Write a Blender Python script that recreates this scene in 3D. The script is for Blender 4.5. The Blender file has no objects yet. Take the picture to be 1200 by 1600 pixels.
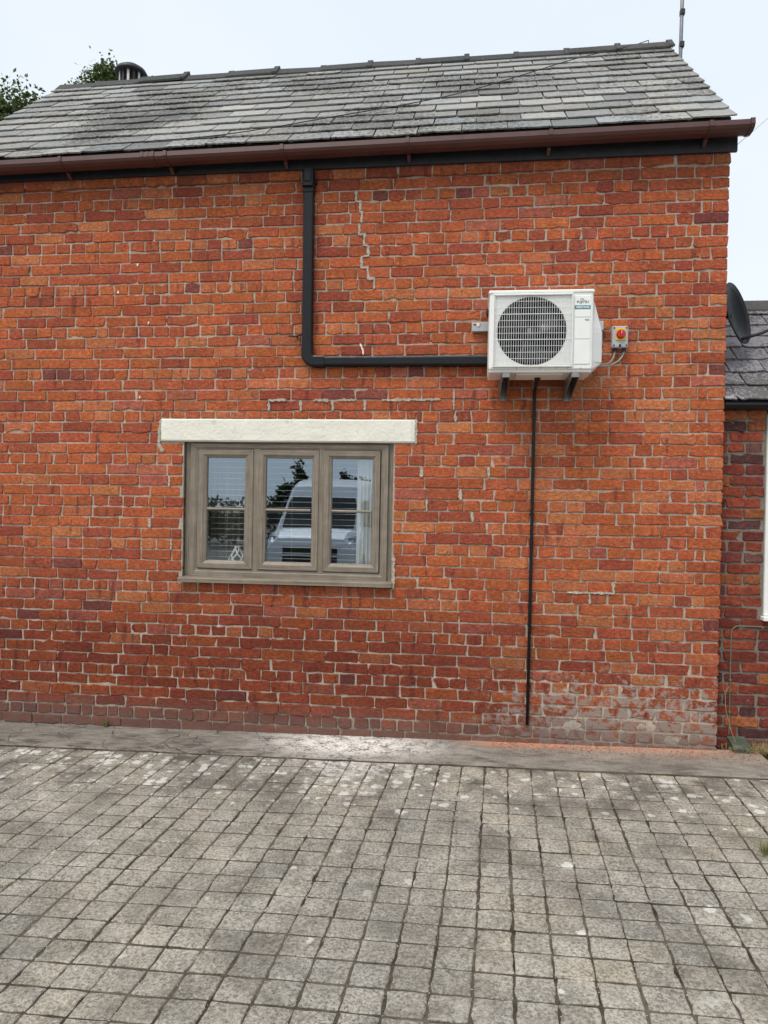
import bpy, math, random
from mathutils import Vector, Matrix, noise as mnoise
from math import sin, cos, pi, radians

# ------------------------------------------------------------------ camera, sky, sun, exposure
sc = bpy.context.scene
COL = sc.collection
YAW, PITCH, ROLL = radians(6.66), radians(-0.5), 0.0185
CAM = Vector((0.0, -5.03, 1.66))
FW = Vector((-sin(YAW) * cos(PITCH), cos(YAW) * cos(PITCH), sin(PITCH)))
R0 = Vector((cos(YAW), sin(YAW), 0)); U0 = R0.cross(FW)
RT = R0 * cos(ROLL) + U0 * sin(ROLL); UP = U0 * cos(ROLL) - R0 * sin(ROLL)
cam_data = bpy.data.cameras.new('camera'); cam = bpy.data.objects.new('camera', cam_data); COL.objects.link(cam)
cam_data.sensor_fit = 'VERTICAL'; cam_data.sensor_height = 36; cam_data.lens = 1110 / 1600 * 36
cam_data.clip_start = 0.05; cam_data.clip_end = 1500
M = Matrix((RT, UP, -FW)).transposed().to_4x4(); M.translation = CAM
cam.matrix_world = M
sc.camera = cam

SUN_ELEV, SUN_AZ = radians(58), radians(212)        # azimuth clockwise from +Y (sun behind and left of the camera)
world = bpy.data.worlds.new('World'); sc.world = world; world.use_nodes = True
wn = world.node_tree.nodes; wl = world.node_tree.links; wn.clear()
w_out = wn.new('ShaderNodeOutputWorld'); w_bg = wn.new('ShaderNodeBackground')
w_sky = wn.new('ShaderNodeTexSky'); w_sky.sky_type = 'NISHITA'; w_sky.sun_disc = False
w_sky.sun_elevation = SUN_ELEV; w_sky.sun_rotation = SUN_AZ
w_sky.air_density = 1.0; w_sky.dust_density = 3.0; w_sky.ozone_density = 1.0
w_mix = wn.new('ShaderNodeMix'); w_mix.data_type = 'RGBA'
w_tc = wn.new('ShaderNodeTexCoord'); w_ns = wn.new('ShaderNodeTexNoise'); w_mp = wn.new('ShaderNodeMapping')
w_mp.inputs['Scale'].default_value = (1, 1, 2.5)
w_ns.inputs['Scale'].default_value = 1.6; w_ns.inputs['Detail'].default_value = 5; w_ns.inputs['Roughness'].default_value = 0.5
w_cr = wn.new('ShaderNodeValToRGB')
w_cr.color_ramp.elements[0].position = 0.35; w_cr.color_ramp.elements[0].color = (5.9, 6.6, 7.2, 1)
w_cr.color_ramp.elements[1].position = 0.68; w_cr.color_ramp.elements[1].color = (6.7, 7.1, 7.4, 1)
w_mix.inputs[0].default_value = 0.86
wl.new(w_tc.outputs['Generated'], w_mp.inputs[0]); wl.new(w_mp.outputs[0], w_ns.inputs['Vector'])
wl.new(w_ns.outputs[0], w_cr.inputs[0])
wl.new(w_sky.outputs[0], w_mix.inputs[6]); wl.new(w_cr.outputs[0], w_mix.inputs[7])
wl.new(w_mix.outputs[2], w_bg.inputs[0]); w_bg.inputs[1].default_value = 0.1
wl.new(w_bg.outputs[0], w_out.inputs[0])

sun_d = bpy.data.lights.new('sun', 'SUN'); sun = bpy.data.objects.new('sun', sun_d); COL.objects.link(sun)
sun_d.energy = 1.5; sun_d.angle = radians(26); sun_d.color = (1.0, 0.96, 0.9)
sdir = Vector((sin(SUN_AZ) * cos(SUN_ELEV), cos(SUN_AZ) * cos(SUN_ELEV), sin(SUN_ELEV)))
sun.rotation_euler = sdir.to_track_quat('Z', 'Y').to_euler(); sun.location = (0, 0, 30)

sc.cycles.max_bounces = 6; sc.cycles.diffuse_bounces = 2; sc.cycles.glossy_bounces = 4; sc.cycles.transparent_max_bounces = 8; sc.cycles.transmission_bounces = 4
sc.view_settings.view_transform = 'Standard'; sc.view_settings.look = 'None'
sc.view_settings.exposure = 0.58; sc.view_settings.gamma = 1.0; sc.view_settings.use_curve_mapping = False

# ------------------------------------------------------------------ helpers: mesh
rng = random.Random(7)
WL = {}                                    # world origin of every object built

class MB:
    def __init__(s): s.v = []; s.f = []; s.c = []; s.col = (1, 1, 1)
    def add(s, vs, fs):
        o = len(s.v)
        s.v += [tuple(p) for p in vs]; s.c += [s.col] * len(vs)
        s.f += [tuple(i + o for i in f) for f in fs]
        return s
    def quad(s, a, b, c, d): return s.add([a, b, c, d], [(0, 1, 2, 3)])
    def box(s, x0, x1, y0, y1, z0, z1, bev=0.0):
        if bev <= 0:
            vs = [(x, y, z) for z in (z0, z1) for y in (y0, y1) for x in (x0, x1)]
            return s.add(vs, [(0, 2, 3, 1), (4, 5, 7, 6), (0, 1, 5, 4), (1, 3, 7, 5), (3, 2, 6, 7), (2, 0, 4, 6)])
        X = (x0, x1); Y = (y0, y1); Z = (z0, z1); vs = []; idx = {}
        for i in (0, 1):
            for j in (0, 1):
                for k in (0, 1):
                    bx = X[i] + (bev if i == 0 else -bev); by = Y[j] + (bev if j == 0 else -bev); bz = Z[k] + (bev if k == 0 else -bev)
                    idx[i, j, k] = len(vs)
                    vs += [(X[i], by, bz), (bx, Y[j], bz), (bx, by, Z[k])]
        f = []
        def q(lst, flip):
            f.append(tuple(lst[::-1] if flip else lst))
        for i in (0, 1):
            q([idx[i, 0, 0], idx[i, 1, 0], idx[i, 1, 1], idx[i, 0, 1]], i == 0)
        for j in (0, 1):
            q([idx[0, j, 0] + 1, idx[1, j, 0] + 1, idx[1, j, 1] + 1, idx[0, j, 1] + 1], j == 1)
        for k in (0, 1):
            q([idx[0, 0, k] + 2, idx[1, 0, k] + 2, idx[1, 1, k] + 2, idx[0, 1, k] + 2], k == 0)
        for i in (0, 1):
            for j in (0, 1):
                a, b = idx[i, j, 0], idx[i, j, 1]; q([a, a + 1, b + 1, b], (i == j))
            for k in (0, 1):
                a, b = idx[i, 0, k], idx[i, 1, k]; q([a, a + 2, b + 2, b], (i != k))
        for j in (0, 1):
            for k in (0, 1):
                a, b = idx[0, j, k], idx[1, j, k]; q([a + 1, a + 2, b + 2, b + 1], (j == k))
        for i in (0, 1):
            for j in (0, 1):
                for k in (0, 1):
                    a = idx[i, j, k]; q([a, a + 1, a + 2], (i + j + k) % 2 == 0)
        return s.add(vs, f)
    def tube(s, pts, r, n=8, cap=True):
        pts = [Vector(p) for p in pts]; rs = r if isinstance(r, (list, tuple)) else [r] * len(pts)
        vs = []; fs = []; nrm = None
        for i, p in enumerate(pts):
            t = ((pts[i + 1] - p).normalized() if i + 1 < len(pts) else Vector()) + ((p - pts[i - 1]).normalized() if i else Vector())
            t.normalize()
            if nrm is None:
                nrm = t.orthogonal().normalized()
            else:
                nrm = (nrm - t * nrm.dot(t)).normalized()
            b = t.cross(nrm)
            for k in range(n):
                a = 2 * pi * k / n; vs.append(p + (nrm * cos(a) + b * sin(a)) * rs[i])
        for i in range(len(pts) - 1):
            for k in range(n):
                a = i * n + k; b2 = i * n + (k + 1) % n; fs.append((a, b2, b2 + n, a + n))
        if cap:
            fs.append(tuple(range(n))[::-1]); fs.append(tuple(range(len(vs) - n, len(vs))))
        return s.add(vs, fs)
    def extrude(s, prof, p0, p1, ax, ay, cap=True):
        """profile points (a,b) along vectors ax, ay, swept from p0 to p1"""
        p0, p1, ax, ay = Vector(p0), Vector(p1), Vector(ax), Vector(ay); n = len(prof)
        vs = [p0 + ax * a + ay * b for a, b in prof] + [p1 + ax * a + ay * b for a, b in prof]
        fs = [(k, (k + 1) % n, (k + 1) % n + n, k + n) for k in range(n)]
        if cap: fs += [tuple(range(n))[::-1], tuple(range(n, 2 * n))]
        return s.add(vs, fs)
    def lathe(s, prof, c, axis=(0, 0, 1), n=24, capped=True):
        """prof: (radius, height) list; axis direction"""
        c = Vector(c); w = Vector(axis).normalized(); u = w.orthogonal().normalized(); v = w.cross(u)
        vs = []; fs = []
        for r, h in prof:
            for k in range(n):
                a = 2 * pi * k / n; vs.append(c + w * h + (u * cos(a) + v * sin(a)) * r)
        for i in range(len(prof) - 1):
            for k in range(n):
                a = i * n + k; b = i * n + (k + 1) % n; fs.append((a, b, b + n, a + n))
        if capped:
            fs.append(tuple(range(n))[::-1]); fs.append(tuple(range(len(vs) - n, len(vs))))
        return s.add(vs, fs)
    def build(s, name, mat, parent=None, smooth=False, origin=None):
        if origin is None:
            if parent is not None: origin = WL[parent.name]
            else:
                xs = [p[0] for p in s.v]; ys = [p[1] for p in s.v]; zs = [p[2] for p in s.v]
                origin = Vector(((min(xs) + max(xs)) / 2, (min(ys) + max(ys)) / 2, min(zs)))
        elif origin == 'center':
            origin = Vector([sum(p[i] for p in s.v) / len(s.v) for i in range(3)])
        origin = Vector(origin)
        me = bpy.data.meshes.new(name)
        me.from_pydata([(p[0] - origin.x, p[1] - origin.y, p[2] - origin.z) for p in s.v], [], s.f)
        if any(c != (1, 1, 1) for c in s.c):
            at = me.color_attributes.new('col', 'FLOAT_COLOR', 'POINT')
            fl = []
            for c in s.c: fl += [c[0], c[1], c[2], 1.0]
            at.data.foreach_set('color', fl)
        if smooth: me.shade_smooth()
        me.materials.append(mat); me.update()
        o = bpy.data.objects.new(name, me); COL.objects.link(o); WL[o.name] = origin
        if parent is not None:
            o.parent = parent; o.location = origin - WL[parent.name]
        else: o.location = origin
        return o

def tag(o, label=None, cat=None, group=None, kind=None):
    if label: o['label'] = label
    if cat: o['category'] = cat
    if group: o['group'] = group
    if kind: o['kind'] = kind
    return o
def thing(name, loc, label, cat, group=None):
    o = bpy.data.objects.new(name, None); COL.objects.link(o); o.location = loc; o.empty_display_size = 0.1
    WL[o.name] = Vector(loc)
    return tag(o, label, cat, group)
def part_empty(name, parent, loc=None):
    o = bpy.data.objects.new(name, None); COL.objects.link(o); o.parent = parent
    l = Vector(loc) if loc is not None else WL[parent.name]
    WL[o.name] = l; o.location = l - WL[parent.name]; return o
def nz(x, y, z=0.0): return mnoise.noise(Vector((x, y, z)))
def lerp(a, b, t): return a + (b - a) * t
def sstep(a, b, x):
    t = max(0, min(1, (x - a) / (b - a))); return t * t * (3 - 2 * t)

# ------------------------------------------------------------------ helpers: materials
class NT:
    def __init__(s, name):
        s.m = bpy.data.materials.new(name); s.m.use_nodes = True; s.t = s.m.node_tree; s.t.nodes.clear()
        s.out = s.t.nodes.new('ShaderNodeOutputMaterial')
    def n(s, typ, ins=None, **props):
        nd = s.t.nodes.new('ShaderNode' + typ)
        for k, v in props.items(): setattr(nd, k, v)
        for k, v in (ins or {}).items():
            if isinstance(v, bpy.types.NodeSocket): s.t.links.new(v, nd.inputs[k])
            else: nd.inputs[k].default_value = v
        return nd
    def pos(s): return s.n('NewGeometry').outputs['Position']
    def mapped(s, vec, scale=(1, 1, 1), loc=(0, 0, 0)):
        return s.n('Mapping', {0: vec, 'Scale': scale, 'Location': loc}).outputs[0]
    def noise(s, vec, scale, detail=4, rough=0.55, dist=0.0):
        if scale > 2: detail = min(detail, max(1.0, math.log2(420 / scale)))      # finer octaves are below a pixel
        return s.n('TexNoise', {'Vector': vec, 'Scale': scale, 'Detail': detail, 'Roughness': rough, 'Distortion': dist}).outputs[0]
    def rng(s, v, a, b, c=0.0, d=1.0, smooth=False):
        return s.n('MapRange', {0: v, 1: a, 2: b, 3: c, 4: d}, clamp=True, interpolation_type='SMOOTHSTEP' if smooth else 'LINEAR').outputs[0]
    def math(s, op, a, b=0.0): return s.n('Math', {0: a, 1: b}, operation=op).outputs[0]
    def mix(s, f, a, b, mode='MIX'):
        return s.n('Mix', {0: f, 6: a, 7: b}, data_type='RGBA', blend_type=mode).outputs[2]
    def scale(s, c, v):                      # colour * value
        return s.mix(1.0, c, s.n('CombineColor', {0: v, 1: v, 2: v}).outputs[0], 'MULTIPLY')
    def xyz(s, vec): return s.n('SeparateXYZ', {0: vec}).outputs
    def bump(s, h, strength=0.5, dist=0.005, normal=None):
        i = {'Height': h, 'Strength': strength, 'Distance': dist}
        if normal is not None: i['Normal'] = normal
        return s.n('Bump', i).outputs[0]
    def bsdf(s, col, rough=0.7, metal=0.0, normal=None, spec=0.5, **kw):
        i = {'Base Color': col, 'Roughness': rough, 'Metallic': metal, 'Specular IOR Level': spec}
        if normal is not None: i['Normal'] = normal
        i.update(kw)
        b = s.n('BsdfPrincipled', i); s.t.links.new(b.outputs[0], s.out.inputs[0]); return s.m

def simple(name, col, rough=0.6, metal=0.0, var=0.12, scale=12, bumps=0.15, bscale=200, bd=0.001, spec=0.5, dirt=None):
    t = NT(name); p = t.pos(); a = t.noise(p, scale, 5)
    c = t.scale((*col, 1), t.rng(a, 0.25, 0.75, 1 - var, 1 + var))
    if dirt:
        d = t.rng(t.noise(p, dirt[1], 6, 0.65), dirt[2], dirt[2] + 0.18, 0, dirt[3]); c = t.mix(d, c, (*dirt[0], 1))
    r = t.rng(t.noise(p, scale * 3, 4), 0.3, 0.7, max(0, rough - 0.1), min(1, rough + 0.1))
    return t.bsdf(c, r, metal, t.bump(t.noise(p, bscale, 3), bumps, bd), spec)

MORT = (0.40, 0.325, 0.26, 1)
def mat_brick(name, annex=False):
    t = NT(name); p = t.pos(); x, y, z = t.xyz(p)
    c = t.n('Attribute', attribute_name='col').outputs['Color']
    big = t.noise(p, 7, 3); mid = t.noise(t.mapped(p, (1, 1, 1.7)), 34, 5, 0.7); fine = t.noise(p, 110, 3, 0.7)
    band = t.rng(t.noise(t.mapped(p, (15, 6, 3.6)), 1.0, 2), 0.61, 0.68, 0, 0.85, True)
    c = t.mix(band, c, t.mix(0.35, (0.150, 0.038, 0.040, 1), c))
    c = t.mix(t.rng(mid, 0.50, 0.78, 0, 0.55), c, t.mix(1.0, c, (1.25, 1.5, 1.5, 1), 'MULTIPLY'))
    c = t.scale(c, t.math('MULTIPLY', t.rng(mid, 0.28, 0.70, 0.58, 1.20), t.rng(fine, 0.3, 0.7, 0.72, 1.22)))
    c = t.scale(c, t.rng(big, 0.3, 0.7, 0.84, 1.10))
    pits = t.rng(t.noise(p, 58, 4, 0.6), 0.645, 0.70, 0, 0.8)
    c = t.mix(pits, c, (0.06, 0.022, 0.015, 1))
    # mortar smears and lime bloom left on the faces
    fl = t.rng(t.noise(p, 22, 8, 0.72), 0.63, 0.76, 0, 0.6 if not annex else 0.75)
    c = t.mix(fl, c, MORT)
    if not annex:
        low = t.math('MULTIPLY', t.rng(z, 0.72, 0.10, 0, 1, True), t.rng(x, -0.25, 0.75, 0, 1, True))
        sm = t.rng(t.math('ADD', t.noise(p, 15, 7, 0.72), t.math('MULTIPLY', low, 0.17)), 0.58, 0.66, 0, 0.85)
        sm = t.math('MULTIPLY', sm, t.rng(low, 0.02, 0.3))
        c = t.mix(sm, c, (0.40, 0.35, 0.30, 1))
        damp = t.math('MULTIPLY', t.rng(z, 1.45, 0.5, 0, 1, True), t.rng(x, 1.3, -0.8, 0.42, 1, True))
        c = t.mix(t.math('MULTIPLY', damp, 0.78), c, t.mix(1.0, c, (0.42, 0.36, 0.38, 1), 'MULTIPLY'))
        sp = t.math('MULTIPLY', t.rng(z, 0.26, 0.03, 0, 1, True), t.rng(t.noise(p, 9, 6, 0.7), 0.3, 0.6, 0.45, 0.8))
        c = t.mix(sp, c, (0.145, 0.098, 0.082, 1))
        eave_shade = t.math('MULTIPLY', t.rng(z, 3.82, 4.07, 0, 0.55, True), t.rng(t.noise(t.mapped(p, (3, 1, 1)), 5, 5), 0.3, 0.65, 0.2, 1))  # shade below the eaves, painted unevenly into the top courses' colour
        c = t.mix(eave_shade, c, (0.09, 0.035, 0.022, 1))
    h = t.math('ADD', t.math('MULTIPLY', mid, 1.0), t.math('MULTIPLY', fine, 0.35))
    h = t.math('SUBTRACT', h, t.math('MULTIPLY', pits, 0.5))
    return t.bsdf(c, 0.92, 0, t.bump(h, 0.6, 0.006), 0.2)

def mat_mortar(name, tint=(1, 1, 1)):
    t = NT(name); p = t.pos(); x, y, z = t.xyz(p)
    a = t.noise(p, 3.0, 5); b = t.noise(p, 60, 6, 0.7); g = t.noise(p, 300, 3, 0.7)
    c = t.mix(t.rng(a, 0.35, 0.65), (0.54 * tint[0], 0.435 * tint[1], 0.345 * tint[2], 1), (0.42 * tint[0], 0.365 * tint[1], 0.295 * tint[2], 1))
    c = t.mix(t.rng(t.noise(p, 8, 6, 0.7), 0.56, 0.68, 0, 0.75), c, (0.66 * tint[0], 0.61 * tint[1], 0.54 * tint[2], 1))
    c = t.scale(c, t.math('MULTIPLY', t.rng(b, 0.25, 0.75, 0.62, 1.2), t.rng(g, 0.3, 0.7, 0.85, 1.1)))
    c = t.mix(t.rng(z, 0.22, 0.0, 0, 0.6, True), c, (0.12, 0.095, 0.08, 1))
    return t.bsdf(c, 0.95, 0, t.bump(t.math('ADD', b, t.math('MULTIPLY', g, 0.5)), 0.8, 0.004), 0.2)

def mat_slate(name):
    t = NT(name); p = t.pos(); x, y, z = t.xyz(p)
    c = t.n('Attribute', attribute_name='col').outputs['Color']
    mid = t.noise(p, 26, 5, 0.65); fine = t.noise(p, 90, 6, 0.75)
    c = t.scale(c, t.math('MULTIPLY', t.rng(mid, 0.3, 0.7, 0.8, 1.15), t.rng(fine, 0.3, 0.7, 0.88, 1.1)))
    zone = t.noise(p, 1.1, 3, 0.5)
    st = t.rng(t.n('VectorMath', {0: t.mapped(p, (0.75, 1, 0)), 1: (-2.05, 0.55, 0)}, operation='DISTANCE').outputs['Value'], 0.75, 0.1, 0, 0.10, True)
    lich = t.rng(t.math('ADD', t.math('ADD', t.noise(p, 38, 6, 0.75), st), t.math('MULTIPLY', zone, 0.8)), 0.93, 1.03, 0, 0.85)
    c = t.mix(lich, c, (0.075, 0.070, 0.062, 1))
    pale = t.rng(t.noise(p, 45, 6, 0.7), 0.64, 0.72, 0, 0.6); c = t.mix(pale, c, (0.42, 0.43, 0.41, 1))
    r = t.rng(mid, 0.3, 0.7, 0.66, 0.85)
    return t.bsdf(c, r, 0, t.bump(t.math('ADD', t.math('ADD', mid, t.math('MULTIPLY', fine, 0.4)), lich), 0.7, 0.005), 0.3)

def mat_paver(name, joint=False):
    t = NT(name); p = t.pos(); x, y, z = t.xyz(p)
    big = t.noise(p, 0.9, 4); mid = t.noise(p, 7, 6, 0.65); fine = t.noise(p, 120, 5, 0.75); gr = t.noise(p, 330, 3, 0.7)
    if joint:
        c = t.mix(t.rng(t.noise(p, 4, 6, 0.7), 0.40, 0.60), (0.036, 0.028, 0.020, 1), (0.13, 0.106, 0.080, 1))
        c = t.mix(t.rng(t.noise(p, 2.2, 5), 0.62, 0.72, 0, 0.8), c, (0.05, 0.065, 0.022, 1))
        c = t.scale(c, t.rng(gr, 0.3, 0.7, 0.5, 1.6))
    else:
        c = t.n('Attribute', attribute_name='col').outputs['Color']
        c = t.mix(t.rng(big, 0.4, 0.6), c, t.mix(1.0, c, (1.25, 1.22, 1.15, 1), 'MULTIPLY'))
        c = t.scale(c, t.math('MULTIPLY', t.rng(mid, 0.30, 0.70, 0.68, 1.22), t.rng(t.noise(p, 75, 5, 0.8), 0.34, 0.66, 0.48, 1.45)))
        c = t.scale(c, t.rng(gr, 0.3, 0.7, 0.7, 1.3))
        # crusts of grey lichen with speckle
        sp = t.math('MULTIPLY', t.rng(t.noise(p, 70, 6, 0.8), 0.47, 0.58), t.rng(t.noise(p, 3.2, 5, 0.65), 0.40, 0.56))
        c = t.mix(t.math('MULTIPLY', sp, 0.6), c, (0.56, 0.52, 0.455, 1))
        # round white lichen spots, most of them in the band near the apron
        wp = t.n('VectorMath', {0: p, 1: t.n('VectorMath', {0: t.n('TexNoise', {'Vector': p, 'Scale': 34.0, 'Detail': 5.0, 'Roughness': 0.7}).outputs['Color'], 1: (0.055, 0.055, 0.0)}, operation='MULTIPLY').outputs[0]}, operation='ADD').outputs[0]
        flat = t.mapped(wp, (1, 1, 0))
        v1 = t.n('TexVoronoi', {'Vector': flat, 'Scale': 17.0, 'Randomness': 1.0}, feature='F1')
        rad = t.rng(t.xyz(v1.outputs['Color'])[0], 0.25, 1.0, 0.1, 0.62)
        spot = t.rng(t.math('SUBTRACT', rad, v1.outputs['Distance']), -0.01, 0.07)
        near = t.math('MULTIPLY', t.rng(y, -1.35, -0.62, 0.0, 1.5, True), t.math('MULTIPLY', t.rng(x, 0.9, -1.0, 0.4, 1.3), t.rng(t.noise(p, 2.1, 4), 0.36, 0.55, 0.2, 1)))
        pick = t.rng(t.math('SUBTRACT', t.math('ADD', near, 0.05), t.xyz(v1.outputs['Color'])[1]), 0.0, 0.04)
        c = t.mix(t.math('MULTIPLY', t.math('MULTIPLY', spot, pick), 0.85), c, (0.66, 0.65, 0.59, 1))
        drt = t.math('MULTIPLY', t.rng(t.noise(p, 2.6, 7, 0.7), 0.47, 0.62), t.rng(y, -1.3, -0.55, 0.6, 1.25))
        c = t.mix(t.math('MULTIPLY', drt, 0.72), c, (0.095, 0.083, 0.068, 1))
        wd = t.n('VectorMath', {0: t.mapped(p, (1, 1.6, 0)), 1: (-0.72, -0.85, 0)}, operation='DISTANCE').outputs['Value']
        dust = t.math('MULTIPLY', t.rng(wd, 0.5, 0.1, 0, 1, True), t.rng(t.noise(p, 20, 7, 0.7), 0.44, 0.56))
        c = t.mix(t.math('MULTIPLY', dust, 0.8), c, (0.70, 0.67, 0.63, 1))
    return t.bsdf(c, 0.93, 0, t.bump(t.math('ADD', t.math('MULTIPLY', mid, 0.8), t.math('ADD', fine, t.math('MULTIPLY', gr, 0.6))), 0.8, 0.005), 0.25)

def mat_apron(name):
    t = NT(name); p = t.pos(); x, y, z = t.xyz(p)
    big = t.noise(p, 1.6, 5); mid = t.noise(t.mapped(p, (1, 2, 1)), 9, 7, 0.7); fine = t.noise(p, 140, 5, 0.75)
    c = t.mix(t.rng(big, 0.35, 0.65), (0.20, 0.177, 0.150, 1), (0.29, 0.26, 0.222, 1))
    c = t.scale(c, t.math('MULTIPLY', t.rng(mid, 0.3, 0.7, 0.68, 1.2), t.rng(fine, 0.3, 0.7, 0.75, 1.25)))
    drk = t.math('MULTIPLY', t.rng(t.noise(t.mapped(p, (1, 3, 1)), 4, 7, 0.7), 0.5, 0.62), t.math('MULTIPLY', t.rng(y, -0.06, -0.44, 0.35, 1.0), t.rng(x, 1.2, -0.6, 0.55, 1)))
    c = t.mix(drk, c, (0.065, 0.058, 0.05, 1))
    vr = t.n('TexVoronoi', {'Vector': t.n('VectorMath', {0: t.mapped(p, (1, 1.7, 0)), 1: t.n('VectorMath', {0: t.n('TexNoise', {'Vector': p, 'Scale': 9.0, 'Detail': 4.0}).outputs['Color'], 1: (0.16, 0.16, 0)}, operation='MULTIPLY').outputs[0]}, operation='ADD').outputs[0], 'Scale': 3.2}, feature='DISTANCE_TO_EDGE')
    crk = t.math('MULTIPLY', t.rng(vr.outputs['Distance'], 0.018, 0.004), t.rng(x, 0.3, -1.6, 0.05, 0.8))
    c = t.mix(crk, c, (0.045, 0.038, 0.03, 1))
    # spilled white masonry dust
    wd = t.n('VectorMath', {0: t.mapped(p, (0.62, 1.5, 0)), 1: (-0.47, -0.24, 0)}, operation='DISTANCE').outputs['Value']
    dust = t.math('MULTIPLY', t.rng(wd, 0.58, 0.05, 0, 1.15, True), t.rng(t.math('ADD', t.math('MULTIPLY', t.noise(t.mapped(p, (1, 1.6, 1)), 9, 8, 0.75), 0.55), t.math('MULTIPLY', t.noise(p, 60, 3, 0.8), 0.45)), 0.42, 0.53))
    c = t.mix(t.math('MULTIPLY', dust, 0.95), c, (0.84, 0.79, 0.73, 1))
    # orange brick dust along the wall foot
    od = t.math('MULTIPLY', t.rng(y, -0.15, -0.01, 0, 1, True), t.math('MULTIPLY', t.rng(x, -0.15, 0.35, 0, 1, True), t.rng(x, 1.9, 1.5, 0.3, 1, True)))
    od = t.math('MULTIPLY', od, t.rng(t.noise(p, 14, 7, 0.7), 0.28, 0.5))
    c = t.mix(t.math('MULTIPLY', od, 0.95), c, (0.62, 0.27, 0.15, 1))
    pd = t.math('MULTIPLY', t.rng(x, 0.2, 1.2, 0, 0.4, True), t.rng(y, -0.36, -0.05, 0, 1, True))
    c = t.mix(pd, c, (0.40, 0.29, 0.22, 1))
    return t.bsdf(c, 0.94, 0, t.bump(t.math('ADD', mid, fine), 0.6, 0.005), 0.2)

def mat_frame(name):                         # grey-brown foiled window profile with wood grain
    t = NT(name); p = t.pos()
    at = t.n('Attribute', attribute_name='col').outputs['Color']      # r<0.5: grain runs up, else along
    gv = t.noise(t.mapped(p, (130, 130, 3.0)), 1.0, 4, 0.6); gh = t.noise(t.mapped(p, (3.0, 130, 130)), 1.0, 4, 0.6)
    f = t.rng(t.xyz(at)[0], 0.45, 0.55)
    g = t.math('ADD', t.math('MULTIPLY', gv, t.math('SUBTRACT', 1.0, f)), t.math('MULTIPLY', gh, f))
    c = t.mix(t.rng(g, 0.33, 0.66), (0.170, 0.136, 0.102, 1), (0.290, 0.242, 0.188, 1))
    c = t.scale(c, t.rng(t.noise(p, 14, 4), 0.3, 0.7, 0.86, 1.12))
    return t.bsdf(c, 0.45, 0, t.bump(g, 0.25, 0.001), 0.4)

def mat_glass(name, ior=1.75, tint=(1, 1, 1)):
    t = NT(name)
    fr = t.n('Fresnel', {'IOR': ior}).outputs[0]
    nb = t.bump(t.noise(t.pos(), 2.2, 2), 0.02, 0.01)
    gl = t.n('BsdfGlossy', {'Color': (0.74, 0.87, 1, 1), 'Roughness': 0.0, 'Normal': nb}); tr = t.n('BsdfTransparent', {'Color': (0.93 * tint[0], 0.96 * tint[1], 0.95 * tint[2], 1)})
    mx = t.n('MixShader', {0: t.math('MINIMUM', t.math('MULTIPLY', fr, 4.3), 0.42), 1: tr.outputs[0], 2: gl.outputs[0]})
    t.t.links.new(mx.outputs[0], t.out.inputs[0]); return t.m

def mat_leaf(name, c1, c2):
    t = NT(name); at = t.n('Attribute', attribute_name='col').outputs['Color']
    c = t.mix(t.xyz(at)[0], (*c1, 1), (*c2, 1))
    b = t.n('BsdfPrincipled', {'Base Color': c, 'Roughness': 0.55, 'Specular IOR Level': 0.4})
    tr = t.n('BsdfTranslucent', {'Color': c}); mx = t.n('MixShader', {0: 0.25, 1: b.outputs[0], 2: tr.outputs[0]})
    t.t.links.new(mx.outputs[0], t.out.inputs[0]); return t.m

m_brick = mat_brick('orange_red_brick'); m_brick_a = mat_brick('old_red_brick', True)
m_mortar = mat_mortar('lime_mortar'); m_mortar_a = mat_mortar('grey_mortar', (0.50, 0.52, 0.52)); m_patch = mat_mortar('cement_patch', (1.05, 1.12, 1.14))
m_slate = mat_slate('welsh_slate'); m_paver = mat_paver('concrete_paver'); m_joint = mat_paver('joint_dirt', True); m_apron = mat_apron('concrete_apron')
m_frame = mat_frame('taupe_foil'); m_glass = mat_glass('window_glass')
m_lintel = simple('cream_paint', (0.82, 0.79, 0.68), 0.7, var=0.07, scale=6, bumps=0.8, bscale=45, bd=0.006, dirt=((0.34, 0.30, 0.23), 14, 0.60, 0.6))
m_black = simple('black_paint', (0.017, 0.018, 0.021), 0.5, var=0.35, scale=18, bumps=0.35, bscale=60, bd=0.003, dirt=((0.10, 0.10, 0.10), 20, 0.62, 0.35))
m_pvc_black = simple('black_plastic', (0.010, 0.011, 0.013), 0.34, spec=0.28, var=0.10, bumps=0.06, dirt=((0.07, 0.07, 0.07), 30, 0.6, 0.25))
m_brown = simple('brown_gutter_plastic', (0.088, 0.036, 0.030), 0.40, var=0.14, scale=5, bumps=0.08, dirt=((0.055, 0.035, 0.030), 9, 0.55, 0.4))
m_white = simple('white_enamel', (0.86, 0.86, 0.82), 0.42, var=0.035, bumps=0.05, dirt=((0.55, 0.53, 0.48), 14, 0.70, 0.25))
m_white_grille = simple('white_wire', (0.82, 0.82, 0.80), 0.45, var=0.03, bumps=0.03)
m_dark = simple('dark_metal', (0.020, 0.020, 0.023), 0.55)
m_coil = simple('condenser_fins', (0.012, 0.012, 0.014), 0.6)
m_fan = simple('fan_plastic', (0.020, 0.020, 0.023), 0.4)
m_galv = simple('galvanised_steel', (0.50, 0.49, 0.47), 0.45, 0.75, var=0.12, scale=40)
m_pole = simple('dull_grey_steel', (0.20, 0.21, 0.23), 0.5, 0.3)
m_wire = simple('pale_wire', (0.45, 0.46, 0.47), .6)
m_dish = simple('dish_paint', (0.006, 0.006, 0.007), 0.32, spec=0.12)
m_steel = simple('dull_bracket_steel', (0.30, 0.29, 0.27), 0.42, 0.7, var=0.2, scale=40)
m_greypl = simple('grey_plastic', (0.46, 0.47, 0.48), 0.45, var=0.05, bumps=0.05)
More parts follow.
